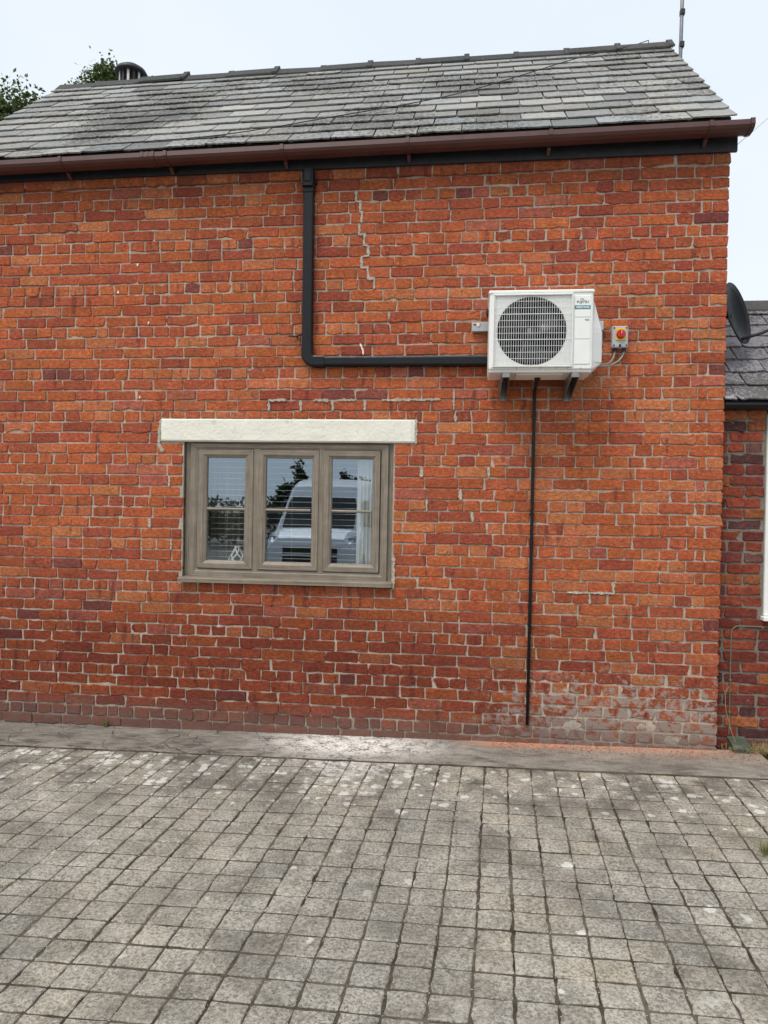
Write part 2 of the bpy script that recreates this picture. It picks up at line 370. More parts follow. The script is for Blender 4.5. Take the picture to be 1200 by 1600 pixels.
m_yellow = simple('yellow_plastic', (0.78, 0.52, 0.03), 0.4, var=0.03, bumps=0.03)
m_red = simple('red_plastic', (0.55, 0.018, 0.018), 0.35, var=0.05, bumps=0.03)
m_teal = simple('teal_label', (0.012, 0.20, 0.25), 0.5, var=0.03, bumps=0.0)
m_ink = simple('grey_ink', (0.10, 0.10, 0.11), 0.6, var=0.02, bumps=0.0)
m_cable = simple('grey_cable', (0.30, 0.30, 0.29), 0.5, bumps=0.05)
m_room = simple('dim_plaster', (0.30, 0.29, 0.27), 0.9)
m_sillin = simple('white_sill', (0.66, 0.66, 0.62), 0.5)
m_curtain = simple('beige_curtain', (0.27, 0.24, 0.21), 0.95, var=0.15, scale=30)
m_curtain2 = simple('cream_curtain', (0.80, 0.78, 0.72), 0.95, var=0.1, scale=30)
m_blind = simple('white_slat', (0.80, 0.80, 0.77), 0.4)
m_card = simple('cardboard', (0.36, 0.23, 0.12), 0.85)
m_earth = simple('yard_gravel', (0.17, 0.155, 0.13), 0.95, var=0.3, scale=3, bumps=0.9, bscale=40, bd=0.02)
m_bark = simple('bark', (0.085, 0.065, 0.05), 0.9, var=0.3, scale=15, bumps=0.8, bscale=25, bd=0.01)
m_leaf = mat_leaf('leaf', (0.040, 0.068, 0.016), (0.13, 0.17, 0.05))
m_leaf_far = mat_leaf('hedge_leaf', (0.020, 0.035, 0.012), (0.065, 0.095, 0.03))
m_grass = mat_leaf('grass_blade', (0.09, 0.12, 0.022), (0.26, 0.27, 0.07)); m_straw = mat_leaf('dry_grass', (0.28, 0.20, 0.09), (0.52, 0.42, 0.22))
m_green = simple('green_plastic', (0.055, 0.080, 0.052), 0.6, var=0.25, dirt=((0.17, 0.15, 0.11), 16, 0.48, 0.7))
m_van = simple('white_van_paint', (0.72, 0.73, 0.75), 0.25, var=0.02, bumps=0.0); m_vglass = simple('tinted_glass', (0.012, 0.014, 0.016), 0.06, bumps=0.0)
m_rubber = simple('tyre_rubber', (0.02, 0.02, 0.02), 0.8); m_lamp = simple('headlamp_lens', (0.30, 0.32, 0.34), 0.12, 0.5)

# ------------------------------------------------------------------ ground
def gz(x, y=0.0):
    xx = max(-7, min(6, x)); return 0.004 + 0.0165 * xx
g = MB(); XS = [-300, -60, -20, -7, -5, -3, -1, 1, 3, 6, 20, 60, 300]; YS = [-300, -100, -40, -20, -12, -9, -6, -3, 0, 3, 6, 12, 40, 300]
g.add([(x, y, gz(x) - 0.05) for y in YS for x in XS], [(j * 13 + i, j * 13 + i + 1, (j + 1) * 13 + i + 1, (j + 1) * 13 + i) for j in range(13) for i in range(12)])
tag(g.build('ground', m_earth, origin=(0, 0, 0)), 'gravelly yard ground beyond the paving', kind='structure')

def project(p):
    d = Vector(p) - CAM; z = d.dot(FW)
    if z < 0.1: return None
    return (600 + 1110 * d.dot(RT) / z, 800 - 1110 * d.dot(UP) / z, z)
def seen_area(x0, x1, c, h_, margin=0):       # rough projected size of a piece centred at c
    q = project(c)
    if q is None or not (-margin < q[0] < 1200 + margin and -margin < q[1] < 1600 + margin): return 0
    return 1.0 / q[2]

# concrete apron at the wall foot
ap = MB(); nx, ny = 150, 12
for j in range(ny + 1):
    for i in range(nx + 1):
        x = lerp(-5.2, 1.98, i / nx); y = lerp(0.02, -0.455 + 0.016 * nz(x * 1.3, 7) + 0.014 * nz(x * 6, 9), j / ny)
        ap.v.append((x, y, gz(x) + 0.012 * (1 - j / ny) + 0.004 * nz(x * 5, y * 9, 3) - (0.014 if j == ny else 0))); ap.c.append((1, 1, 1))
ap.f = [(j * (nx + 1) + i, (j + 1) * (nx + 1) + i, (j + 1) * (nx + 1) + i + 1, j * (nx + 1) + i + 1) for j in range(ny) for i in range(nx)]
apron = ap.build('path', m_apron, origin=(0, 0, 0), smooth=True)
tag(apron, 'concrete strip along the wall foot with spilled white and orange dust', kind='structure')

# paving: dirt bed + pavers
PX, PY = 0.1446, 0.1335
def ppos(a, b):                                # grid coordinates to ground
    x = a * PX + b * PY * 0.045; y = -0.470 - b * PY
    x += 0.010 * nz(a * 0.35, b * 0.12, 5) + 0.012 * nz(a * 0.08, b * 0.08, 8); y += 0.008 * nz(a * 0.15, b * 0.4, 11) + 0.03 * nz(a * 0.06, b * 0.05, 15)
    return x - b * PY * 0.09, y
bed = MB(); bx, by = 240, 110
def fillh(x, y): return -0.0038 + 0.0022 * nz(x * 1.7, y * 1.7, 20) + 0.001 * nz(x * 9, y * 9, 21)
for j in range(by + 1):
    for i in range(bx + 1):
        x = lerp(-5.2, 3.2, i / bx); y = lerp(-0.44, -3.9, j / by)
        bed.v.append((x, y, gz(x) + min(-0.0024, fillh(x, y)))); bed.c.append((1, 1, 1))
bed.f = [(j * (bx + 1) + i, (j + 1) * (bx + 1) + i, (j + 1) * (bx + 1) + i + 1, j * (bx + 1) + i + 1) for j in range(by) for i in range(bx)]
pavement = bed.build('pavement', m_joint, origin=(0, 0, 0), smooth=True)
tag(pavement, 'yard paving of small square weathered concrete blocks', kind='structure')
bedb = MB(); bedb.add([(-5.2, -9.5, gz(-5.2) - 0.003), (3.2, -9.5, gz(3.2) - 0.006), (3.2, -3.9, gz(3.2) - 0.006), (-5.2, -3.9, gz(-5.2) - 0.006)], [(0, 1, 2, 3)])
bedb.build('joint_bed', m_joint, pavement)

def paver(mb, a, b, r, simple_=False):
    sh = r.gauss(0, .010)
    (x00, y00), (x10, y10), (x01, y01), (x11, y11) = ppos(a, b + sh), ppos(a + 1, b + sh), ppos(a, b + 1 + sh), ppos(a + 1, b + 1 + sh)
    jw = 0.0095 + 0.010 * nz(a * .33, b * .2, 61); gx = max(.003, jw + r.uniform(-.002, .002)) / PX / 2; gy = max(.003, 0.0105 + 0.006 * nz(a * .2, b * .4, 71) + r.uniform(-.002, .002)) / PY / 2
    dz = abs(r.gauss(0, 0.0009)); tx = r.gauss(0, 0.005); ty = r.gauss(0, 0.005)
    def P(u, v, h):
        u2 = gx + u * (1 - 2 * gx); v2 = gy + v * (1 - 2 * gy)
        x = lerp(lerp(x00, x10, u2), lerp(x01, x11, u2), v2); y = lerp(lerp(y00, y10, u2), lerp(y01, y11, u2), v2)
        return (x, y, gz(x) + dz + (u - .5) * tx * PX + (v - .5) * ty * PY + h)
    k = r.uniform(0.94, 1.06); w = r.uniform(-0.003, 0.007)
    mb.col = ((0.280 + w) * k, 0.258 * k, (0.222 - w) * k)
    if simple_:
        ring = [(0, 0), (1, 0), (1, 1), (0, 1)]; n = 4
    else:
        ring = []
        for (cu, cv, du, dv) in ((0, 0, 1, 0), (1, 0, 0, 1), (1, 1, -1, 0), (0, 1, 0, -1)):
            for s_ in (0.035, 0.34, 0.66, 0.965):
                ring.append((cu + du * s_, cv + dv * s_))
        ring = [(u + r.gauss(0, 0.019), v + r.gauss(0, 0.014)) for u, v in ring]; n = 16
    vs = [P(u, v, -0.03) for u, v in ring] + [P(u, v, -0.0030) for u, v in ring]
    vs += [P(.5 + (u - .5) * 0.935, .5 + (v - .5) * 0.935, r.gauss(0, 0.0006)) for u, v in ring]; vs.append(P(.5, .5, r.uniform(0.0, 0.002)))
    fs = []
    for k_ in range(n):                      # ring runs clockwise on the ground (v points towards the camera)
        k2 = (k_ + 1) % n
        fs += [(k_, k_ + n, k2 + n, k2), (k_ + n, k_ + 2 * n, k2 + 2 * n, k2 + n), (k_ + 2 * n, 3 * n, k2 + 2 * n)]
    mb.add(vs, fs)
cand = []
for b in range(0, 66):
    for a in range(-34, 24):
        x, y = ppos(a + .5, b + .5)
        if not -5.0 < x < 3.0: continue
        q = project((x, y, gz(x)))
        vis = q is not None and -25 < q[0] < 1225 and q[1] < 1625
        cand.append((q[2] if vis else 99, a, b, vis))
cand.sort(key=lambda t: t[0])
one = set((a, b) for d, a, b, v in cand[:298] if v)
rest = MB(); pr = random.Random(3)
for d, a, b, v in cand:
    if (a, b) in one:
        m = MB(); paver(m, a, b, pr); m.build('paver', m_paver, pavement, origin='center', smooth=False)
    else: paver(rest, a, b, pr, simple_=not (v or b < 28))
tag(rest.build('paver_field', m_paver, pavement), kind='stuff')

# ------------------------------------------------------------------ house
house = thing('brick_house', (0, 0, 0), 'orange red brick house wall with slate roof, brown gutter and taupe window', 'house')
HX0, HX1 = -3.93, 1.712
CH = 0.0786
def ztop(n, x): return 3.997 - (n - 1) * CH + 0.0045 * (x - 1.71) + 0.0035 * nz(x * 1.6, n * 0.35, 2) + 0.0018 * nz(x * 6, n * 0.7, 4)
LINT = (-2.256, -0.376, 2.108, 2.272)         # lintel hole x0,x1,z0,z1
WINH = (-2.083, -0.524, 1.068, 2.112)
PAL = [((0.480, 0.122, 0.047), 38), ((0.425, 0.103, 0.048), 30), ((0.520, 0.165, 0.072), 14), ((0.350, 0.082, 0.045), 12), ((0.240, 0.068, 0.055), 2.5), ((0.44, 0.125, 0.078), 4)]
def brickcol(r, x, z):
    tot = 0; w = [p[1] for p in PAL]
    if z > 3.3: w = [36, 38, 10, 13, 2, 4]
    if z < 0.85 and x < 0.8: w = [22, 44, 5, 22, 2.5, 4]
    if x > 0.2 and 0.9 < z < 2.8: w = [48, 24, 26, 3, 1, 2]
    c = r.choices([p[0] for p in PAL], w)[0]; k = r.uniform(0.88, 1.12); h = r.uniform(0.93, 1.09)
    return (c[0] * k, c[1] * k * h, c[2] * k)

def brick(mb, x0, x1, zb0, zb1, zt0, zt1, yf, r, T=lambda x, y, z: (x, y, z), rough=1.0, back=0.09):
    """one brick: front outline (x0..x1), bottom and top heights at both ends"""
    L = x1 - x0; ns = 4 if L > 0.17 else 2
    cr = r.uniform(0.003, 0.0075) * (1 + 0.7 * (rough - 1))
    pts = []
    def Z(x, t):
        u = (x - x0) / L; return lerp(lerp(zb0, zb1, u), lerp(zt0, zt1, u), t)
    H = zt0 - zb0
    for k in range(ns + 1): pts.append((lerp(x0 + cr, x1 - cr, k / ns), 0.0))
    pts.append((x1, min(.5, cr / H)));  pts.append((x1, 1 - min(.5, cr / H)))
    for k in range(ns + 1): pts.append((lerp(x1 - cr, x0 + cr, k / ns), 1.0))
    pts.append((x0, 1 - min(.5, cr / H))); pts.append((x0, min(.5, cr / H)))
    cx, cz = (x0 + x1) / 2, (zb0 + zt0 + zb1 + zt1) / 4
    out = []
    for x, t in pts:
        j = 0.0019 * rough
        if r.random() < 0.12: j *= 2.8
        out.append((x + r.gauss(0, j), Z(x, t) + r.gauss(0, j * 0.85)))
    n = len(out); tl = r.gauss(0, 0.006); tv = r.gauss(0, 0.02)
    ins = r.uniform(0.003, 0.006)
    vs = [T(x, back, z) for x, z in out]
    vs += [T(x, yf + 0.0055 + (x - cx) * tl + (z - cz) * tv, z) for x, z in out]
    for x, z in out:
        dx = max(-ins, min(ins, (cx - x) * 0.5)); dz_ = max(-ins, min(ins, (cz - z) * 0.5))
        vs.append(T(x + dx, yf + (x - cx) * tl + (z - cz) * tv + r.gauss(0, 0.0004 * rough), z + dz_))
    vs.append(T(cx + r.uniform(-.02, .02), yf + r.gauss(0, 0.0003 * rough), cz))
    fs = []
    for k in range(n):
        k2 = (k + 1) % n
        fs += [(k, k2, k2 + n, k + n), (k + n, k2 + n, k2 + 2 * n, k + 2 * n), (k + 2 * n, k2 + 2 * n, 3 * n)]
    mb.add(vs, fs)

def course_row(n, r, x_end):
    """brick spans of course n from the right corner leftwards"""
    sp = []; x = HX1; J = 0.0095
    def put(l):
        nonlocal x
        sp.append((x - l, x)); x -= l + r.uniform(0.0065, 0.0110)
    if n == 0:
        put(0.11)
        while x > x_end: put(0.227 + r.uniform(-.003, .003))
        return sp
    if n % 2: put(0.221 + r.uniform(-.003, .003))
    else: put(0.106 + r.uniform(-.004, .004)); put(r.uniform(0.048, 0.066))
    if n % 4 == 2:
        if r.random() < .8: put(0.2245)
        while x > x_end:
            put((0.108 if r.random() > 0.05 else r.choice((0.135, 0.08))) + r.uniform(-.004, .004))
    else:
        if n % 2 and r.random() < .75: put(0.106)
        elif r.random() < .5: put(0.2245); put(0.106 if r.random() < .5 else 0.165)
        k = 0
        while x > x_end:
            k += 1; q = r.random(); lim = 0.20 if x > -0.2 else 0.045
            put((0.110 if q < lim * .6 else 0.167 if q < lim else 0.227) + r.uniform(-.004, .004))
    return sp

def cut(rect, hole):
    """subtract a rectangular opening (with joint) from a brick rectangle"""
    x0, x1, z0, z1 = rect; hx0, hx1, hz0, hz1 = hole; g_ = 0.008
    ox = min(x1, hx1) - max(x0, hx0); oz = min(z1, hz1) - max(z0, hz0)
    if ox <= 0 or oz <= 0.003: return [rect]
    res = []
    if oz > 0.62 * (z1 - z0):
        if x0 < hx0 - 0.02: res.append((x0, hx0 - g_, z0, z1))
        if x1 > hx1 + 0.02: res.append((hx1 + g_, x1, z0, z1))
        return res
    if x0 < hx0 - 0.03: res.append((x0, hx0 - g_, z0, z1))
    if x1 > hx1 + 0.03: res.append((hx1 + g_, x1, z0, z1))
    a, b = max(x0, hx0), min(x1, hx1)
    if b - a > 0.02:
        if z1 > hz1 + 0.012: res.append((a, b, hz1 + 0.006, z1))
        elif z0 < hz0 - 0.012: res.append((a, b, z0, hz0 - 0.006))
    return res

br = random.Random(11); bricks = []; JZ = 0.0041
for n in range(0, 55):
    for x0, x1 in course_row(n, br, HX0):
        x0 = max(x0, HX0); xm = (x0 + x1) / 2
        if x1 - x0 < 0.03: continue
        zt = ztop(n, xm) - JZ; zb = ztop(n + 1, xm) + JZ
        if zt < gz(xm) - 0.05: continue
        rects = [(x0, x1, zb, zt)]
        for hole in (LINT, (WINH[0], WINH[1], WINH[2] + 0.004, WINH[3])):
            rects = [q for rc in rects for q in cut(rc, hole)]
        for (a, b_, c, d) in rects:
            if b_ - a < 0.02: continue
            full = abs((d - c) - (zt - zb)) < 1e-6
            q = project(((a + b_) / 2, 0, (c + d) / 2))
            vis = q is not None and -5 < q[0] < 1205 and 150 < q[1] < 1180
            bricks.append((((b_ - a) * (d - c) / q[2] ** 2) if vis else 0, n, a, b_, c, d, full))
bricks.sort(key=lambda t: -t[0])

# mortar body (front sheet with slight relief and the opening left out)
def mortar_y(x, z):
    y = 0.0074 + 0.0028 * nz(x * 3, z * 3, 31) + 0.002 * nz(x * 22, z * 22, 33)
    low = sstep(0.8, 0.25, z) * sstep(-0.1, 0.9, x) * sstep(1.72, 1.6, x)
    y -= low * max(0, 0.0100 * (nz(x * 4.5, z * 11, 35) + 0.22))
    return y
mw = MB(); gxs = []; x = HX0 + 0.006
step = 0.0125
nxm = int((HX1 - 0.012 - (HX0 + 0.006)) / step); nzm = int(4.18 / step)
zs = [-0.12 + k * step for k in range(int(4.30 / step) + 1)]
xs = [HX0 + 0.006 + k * (HX1 - 0.008 - HX0 - 0.006) / nxm for k in range(nxm + 1)]
W_ = len(xs)
for z in zs:
    for x in xs: mw.v.append((x, mortar_y(x, z) - (0.022 if z > 4.002 else 0), z)); mw.c.append((1, 1, 1))
for j in range(len(zs) - 1):
    zc_ = (zs[j] + zs[j + 1]) / 2
    for i in range(W_ - 1):
        xc = (xs[i] + xs[i + 1]) / 2
        if WINH[0] + .004 < xc < WINH[1] - .004 and WINH[2] + .004 < zc_ < WINH[3] + 0.02: continue
        mw.f.append((j * W_ + i, j * W_ + i + 1, (j + 1) * W_ + i + 1, (j + 1) * W_ + i))
wall = mw.build('wall', m_mortar, house, smooth=True)
# core of the wall behind the sheet (opening kept free), gable end
core = MB()
core.box(HX0 + .03, WINH[0] - .005, 0.03, 0.30, -0.2, 4.17); core.box(WINH[1] + .005, HX1 - .03, 0.03, 0.30, -0.2, 4.17)
core.box(WINH[0] - .005, WINH[1] + .005, 0.03, 0.30, -0.2, WINH[2] - .005); core.box(WINH[0] - .005, WINH[1] + .005, 0.03, 0.30, WINH[3] + .025, 4.17)
core.build('wall_core', m_mortar, wall)
RP = radians(42.25); RL = 2.27; EY = -0.12
def rz(x): return 4.25 - 0.0135 * (1.694 - x)
def roofp(x, s, h=0.0): return (x, EY + s * cos(RP) - h * sin(RP), rz(x) + s * sin(RP) + h * cos(RP))
RY = EY + RL * cos(RP)                          # ridge line depth
def gable(xg, mat):
    yb = 2 * RY + 0.06; m = MB(); ze = rz(xg) + 0.06
    pr_ = [(0.016, -0.2), (yb, -0.2), (yb, ze), (RY, rz(xg) + RL * sin(RP) - 0.03), (0.016, ze)]
    m.extrude(pr_, (xg, 0, 0), (xg - 0.2 * (1 if xg > 0 else -1), 0, 0), (0, 1, 0), (0, 0, 1)); return m
gable(HX1 - 0.012, m_mortar).build('gable_wall', m_mortar, house)
gable(HX0 + 0.012, m_mortar).build('gable_wall', m_mortar, house)
gb = MB(); r2 = random.Random(5)
for n in range(-19, 53):                        # gable end bricks, seen only from a step aside
    y = 0.115 if n % 2 == 0 else 0.232
    while y < 2 * RY:
        l = 0.106 if n % 4 == 2 else 0.2245
        zt = ztop(n, 1.71) - .0045; zb = zt - CH + .009; ym = y + l / 2
        lim = rz(1.7) + 0.02 + (min(ym, 2 * RY - ym) - EY - 0.16) * math.tan(RP)
        if zt < lim:
            gb.col = brickcol(r2, 1.0, zt); brick(gb, y, y + l, zb, zb, zt, zt, 0.0, r2, T=lambda a, b_, c: (HX1 - b_, a, c), back=0.02)
        y += l + .01
tag(gb.build('gable_brickwork', m_brick, house), kind='stuff')

restb = MB(); cnt = 0; r3 = random.Random(21)
for sz, n, a, b_, c, d, full in bricks:
    xm, zm = (a + b_) / 2, (c + d) / 2
    m = MB() if cnt < 298 and sz > 0 else restb
    m.col = brickcol(r3, xm, zm)
    rough = 1.0 + 0.45 * sstep(0.9, 0.3, zm) + (1.2 if r3.random() < .07 else 0)
    yf = r3.gauss(0, 0.0016) - (0.022 if n == 0 else 0)
    if full: args = (ztop(n + 1, a) + JZ, ztop(n + 1, b_) + JZ, ztop(n, a) - JZ, ztop(n, b_) - JZ)
    else: args = (c, c, d, d)
    dj = r3.gauss(0, 0.0009)
    brick(m, a, b_, args[0] + dj, args[1] + dj, args[2] + dj, args[3] + dj, yf, r3, rough=rough)
    if m is not restb:
        m.build('brick', m_brick, wall, origin='center'); cnt += 1
tag(restb.build('brickwork', m_brick, wall), kind='stuff')

# cement repairs along an old crack and round the lintel: raised jagged strips
def patch(mb, pts, w, r, y=-0.006):
    w = w * 1.75
    pts = [Vector((p[0], 0, p[1])) for p in pts]; ring_l = []; ring_r = []
    dense = []
    for i in range(len(pts) - 1):
        k = max(2, int((pts[i + 1] - pts[i]).length / 0.011))
        dense += [pts[i].lerp(pts[i + 1], t / k) for t in range(k)]
    dense.append(pts[-1])
    for i, p in enumerate(dense):
        t = (dense[min(i + 1, len(dense) - 1)] - dense[max(i - 1, 0)]).normalized(); nn = Vector((-t.z, 0, t.x))
        e = 0.25 if i in (0, len(dense) - 1) else 1
        ring_l.append(p + nn * w * e * (r.uniform(0.3, 1.1) + 0.8 * max(0, nz(p.x * 23, p.z * 23, 50)))); ring_r.append(p - nn * w * e * (r.uniform(0.3, 1.1) + 0.8 * max(0, nz(p.x * 23, p.z * 23, 50))))
    vs = []; fs = []
    for i in range(len(dense)):
        a, c_, b = ring_l[i], dense[i], ring_r[i]
        vs += [(a.x, 0.008, a.z), (lerp(a.x, c_.x, .3), y + r.gauss(0, .0006), lerp(a.z, c_.z, .3)), (lerp(b.x, c_.x, .3), y + r.gauss(0, .0006), lerp(b.z, c_.z, .3)), (b.x, 0.008, b.z)]
    for i in range(len(dense) - 1):
        for k in range(3): o = i * 4 + k; fs.append((o, o + 1, o + 5, o + 4))
    mb.add(vs, fs)
EDGE = {}
for _s, n_, a_, b2_, c_, d_, f_ in bricks: EDGE.setdefault(n_, []).append(a_ - 0.004)
def perp(n, x): return min(EDGE[n], key=lambda e: abs(e - x)) if n in EDGE else x
def course_at(z, x): return int(round((3.997 + 0.0045 * (x - 1.71) - z) / CH)) + 1
def stairs(x0, n0, n1, dxs, r):
    """zig-zag through perpends and bed joints"""
    x = x0; pts = []
    for k, n in enumerate(range(n0, n1)):
        e = perp(n, x)
        if abs(e - x) > 0.06: e = x
        pts += [(e, ztop(n, e) - 0.002), (e + r.uniform(-.004, .004), ztop(n + 1, e) + 0.002)]; x = e + dxs[k % len(dxs)]
    return pts
def snapped(pts):
    if abs(pts[0][0] - pts[-1][0]) > .1:                 # runs along a bed joint
        n = course_at(pts[0][1], pts[0][0]); return [(x, ztop(n, x)) for x, z in pts]
    n0 = course_at(pts[0][1], pts[0][0]); e = perp(n0, pts[0][0]); return [(e, ztop(n0, e)), (e + .003, ztop(n0 + 1, e))]
def mend(name, mat, *a, **k):
    m_ = MB(); patch(m_, *a, **k); m_.build(name, mat, wall)
rp = random.Random(9)
mend('mortar_patch', m_patch, stairs(-0.86, 2, 5, (0.03, 0.015), rp), 0.009, rp)
mend('mortar_patch', m_patch, stairs(-0.80, 5, 11, (0.045, 0.03, 0.0), rp), 0.0085, rp)
mend('mortar_patch', m_patch, stairs(-0.13, 20, 22, (0.0, 0.0), rp), 0.006, rp)
mend('mortar_patch', m_patch, snapped([(-0.62, 2.395), (-0.40, 2.40), (-0.20, 2.41)]), 0.008, rp)
for xa, xb in ((-1.45, -1.31), (-1.12, -1.0), (-0.93, -0.80)): mend('mortar_patch', m_patch, snapped([(xa, 2.41), ((xa + xb) / 2, 2.41), (xb, 2.41)]), 0.008, rp)
for xx in (-1.40, -1.16, -0.97, -0.72): mend('mortar_patch', m_patch, snapped([(xx, 2.41), (xx, 2.33)]), 0.009, rp)
mend('mortar_patch', m_patch, [(-0.372, 2.28), (-0.368, 2.10)], 0.009, rp); mend('mortar_patch', m_patch, [(-2.262, 2.27), (-2.270, 2.09), (-2.24, 2.03)], 0.011, rp)
for xx, zz, hh in ((-2.17, 1.86, .16), (-2.13, 1.52, .12), (-2.11, 1.40, .10), (-0.30, 1.93, .07), (-0.02, 1.80, .07), (-0.22, 1.72, .08), (0.08, 1.98, .06), (0.10, 1.66, .06), (-0.12, 2.33, .06), (0.85, 1.06, .13), (0.95, 1.14, .1)):
    mend('mortar_patch', m_patch, snapped([(xx, zz), (xx, zz - hh)]), rp.uniform(.006, .010), rp)
mend('mortar_patch', m_patch, snapped([(0.70, 1.10), (0.80, 1.1), (0.92, 1.115), (1.02, 1.10)]), 0.006, rp)
mend('mortar_patch', m_patch, [(-0.512, 1.30), (-0.512, 1.06)], 0.008, rp)
mend('paint_splash', m_lintel, [(-0.782, 2.815), (-0.764, 2.775), (-0.757, 2.735)], 0.006, rp, y=-0.0045)
for xx, zz in ((-2.61, 3.20), (-2.43, 2.42), (-2.46, 3.40), (-2.37, 2.97)): mend('paint_splash', m_lintel, [(xx, zz), (xx + .006, zz + .022)], .006, rp, y=-0.0045)

# fascia and gutter
fa = MB(); fa.col = (1, 1, 1)
for x0, x1 in ((-4.0, -2.62), (-2.618, -0.31), (-0.308, 1.742)):
    fa.extrude([(-0.045, 4.064), (-0.045, 4.235), (-0.023, 4.235), (-0.023, 4.064)], (x0, 0, 0.0045 * (x0 - 1.7)), (x1, 0, 0.0045 * (x1 - 1.7)), (0, 1, 0), (0, 0, 1))
fa.build('fascia', m_black, house)
GP = [(-0.198, 0), (-0.204, -0.003), (-0.207, -0.036), (-0.196, -0.053), (-0.168, -0.064), (-0.122, -0.066), (-0.088, -0.056), (-0.070, -0.035), (-0.070, 0.004), (-0.074, 0.004), (-0.074, -0.033), (-0.090, -0.052), (-0.123, -0.061), (-0.166, -0.059), (-0.192, -0.050), (-0.202, -0.036), (-0.198, -0.006)]
def gzt(x): return 4.195 - 0.0135 * (1.783 - x)
def gutter_piece(mb, x0, x1, grow=0.0):
    pr_ = GP
    if grow:
        cy, cz = -0.138, -0.032; pr_ = [(cy + (a - cy) * (1 + grow), cz + (b - cz) * (1 + grow)) for a, b in GP]
    mb.extrude(pr_, (x0, 0, gzt(x0)), (x1, 0, gzt(x1)), (0, 1, 0), (0, 0, 1))
gm = MB(); gutter_piece(gm, -4.05, 1.775); gutter = gm.build('gutter', m_brown, house)
def gx_of(px): return -3.426 + (px / 1178) * (1.783 + 3.426) * (1 - 0.052 * (1 - px / 1178)) / 1.0
for px in (110, 295, 490, 688, 900, 1122):
    x = gx_of(px); m = MB(); gutter_piece(m, x - .012, x + .012, 0.11)
    m.extrude([(-0.10, -0.073), (-0.05, -0.100), (-0.046, -0.03), (-0.10, -0.03)], (x - .011, 0, gzt(x)), (x + .011, 0, gzt(x)), (0, 1, 0), (0, 0, 1))
    m.build('gutter_bracket', m_brown, gutter)
m = MB(); x = gx_of(265); gutter_piece(m, x - .045, x + .045, 0.045); gutter_piece(m, x - .05, x - .03, 0.10); gutter_piece(m, x + .03, x + .05, 0.10); gutter_piece(m, x - .008, x + .008, 0.085); m.build('gutter_joint', m_brown, gutter)
m = MB(); m.extrude([(-0.138 + (a + .138) * 1.12, -.032 + (b + .032) * 1.14) for a, b in GP[:9]], (1.765, 0, gzt(1.78)), (1.790, 0, gzt(1.79)), (0, 1, 0), (0, 0, 1)); m.build('gutter_end_cap', m_brown, gutter)

# roof: sarking slab, slates, ridge tiles
NR = 12; GA = (RL - 0.02) / NR; SW = 0.302
rf = MB(); RX0, RX1 = -4.02, 1.70
for sgn in (1, -1):
    def q(x, s, h):
        a = roofp(x, s, h); return a if sgn == 1 else (a[0], 2 * RY - a[1], a[2])
    A = [q(RX0 + .02, 0.02, -0.03), q(RX1 - .02, 0.02, -0.03), q(RX1 - .02, RL, -0.03), q(RX0 + .02, RL, -0.03), q(RX0 + .02, 0.02, -0.008), q(RX1 - .02, 0.02, -0.008), q(RX1 - .02, RL, -0.008), q(RX0 + .02, RL, -0.008)]
    rf.add(A, [(0, 3, 2, 1), (4, 5, 6, 7), (0, 1, 5, 4), (1, 2, 6, 5), (2, 3, 7, 6), (3, 0, 4, 7)])
rf.c = [(0.09, 0.09, 0.09)] * len(rf.v)
roof = rf.build('roof', m_slate, house)
def slate(mb, x0, x1, s0, r, q=roofp, tk=0.008, ln=1.0):
    L = GA * 1.55 * ln; tl = r.gauss(0, 0.0016); g_ = r.uniform(0.002, 0.006)
    sk = r.gauss(0, 0.003)
    lift = 0.017 + r.uniform(0, 0.007)
    ow = [(x0 + g_, s0 + r.gauss(0, .005)), (lerp(x0, x1, .35), s0 + r.gauss(0, .005)), (lerp(x0, x1, .7), s0 + r.gauss(0, .005)), (x1 - g_, s0 + r.gauss(0, .005))]
    if r.random() < .35: ow[0] = (ow[0][0] + r.uniform(.006, .03), ow[0][1] + r.uniform(0, .012)); ow.insert(0, (x0 + g_, s0 + r.uniform(.012, .035)))
    if r.random() < .35: ow[-1] = (ow[-1][0] - r.uniform(.006, .03), ow[-1][1] + r.uniform(0, .012)); ow.append((x1 - g_, s0 + r.uniform(.012, .035)))
    top = [(x1 - g_ + sk, s0 + L), (x0 + g_ + sk, s0 + L)]
    ring = ow + top; n = len(ring)
    def H(x, s): return lift * (1 - (s - s0) / L) + (x - x0) * tl
    lo = [q(x, s, H(x, s) - tk * .2) for x, s in ring]; hi = [q(x, s, H(x, s) + tk) for x, s in ring]
    fs = [tuple(range(n, 2 * n)), tuple(range(n))[::-1]] + [(k, (k + 1) % n, (k + 1) % n + n, k + n) for k in range(n)]
    mb.add(lo + hi, fs)
def slatecol(r):
    k = r.choices((0.25, 0.295, 0.345, 0.195), (30, 42, 20, 8))[0] * r.uniform(.88, 1.12); w = r.gauss(0, .035)
    return (k * (1.03 + w * .6), k * 1.01, k * (0.955 - w * .6))
rs = random.Random(31)
back = MB()
for row in range(NR):
    s0 = -0.055 + row * GA; off = (0.5 if row % 2 else 0.0) * SW
    x = RX1; first = True
    while x > RX0 + 0.03:
        w_ = SW + rs.uniform(-.012, .012)
        if first and row % 2: w_ = SW * 0.55
        first = False
        x0 = max(RX0 + rs.uniform(-.008, .008), x - w_)
        if x0 - RX0 < 0.08: x0 = RX0
        m = MB(); m.col = slatecol(rs); slate(m, x0, x, s0 + (rs.gauss(0, .004) if rs.random() > .03 else -.025), rs); m.build('slate', m_slate, roof, origin='center')
        back.col = slatecol(rs); slate(back, x0, x, s0, rs, q=lambda a, b, c: (a, 2 * RY - roofp(a, b, c)[1], roofp(a, b, c)[2]))
        x = x0
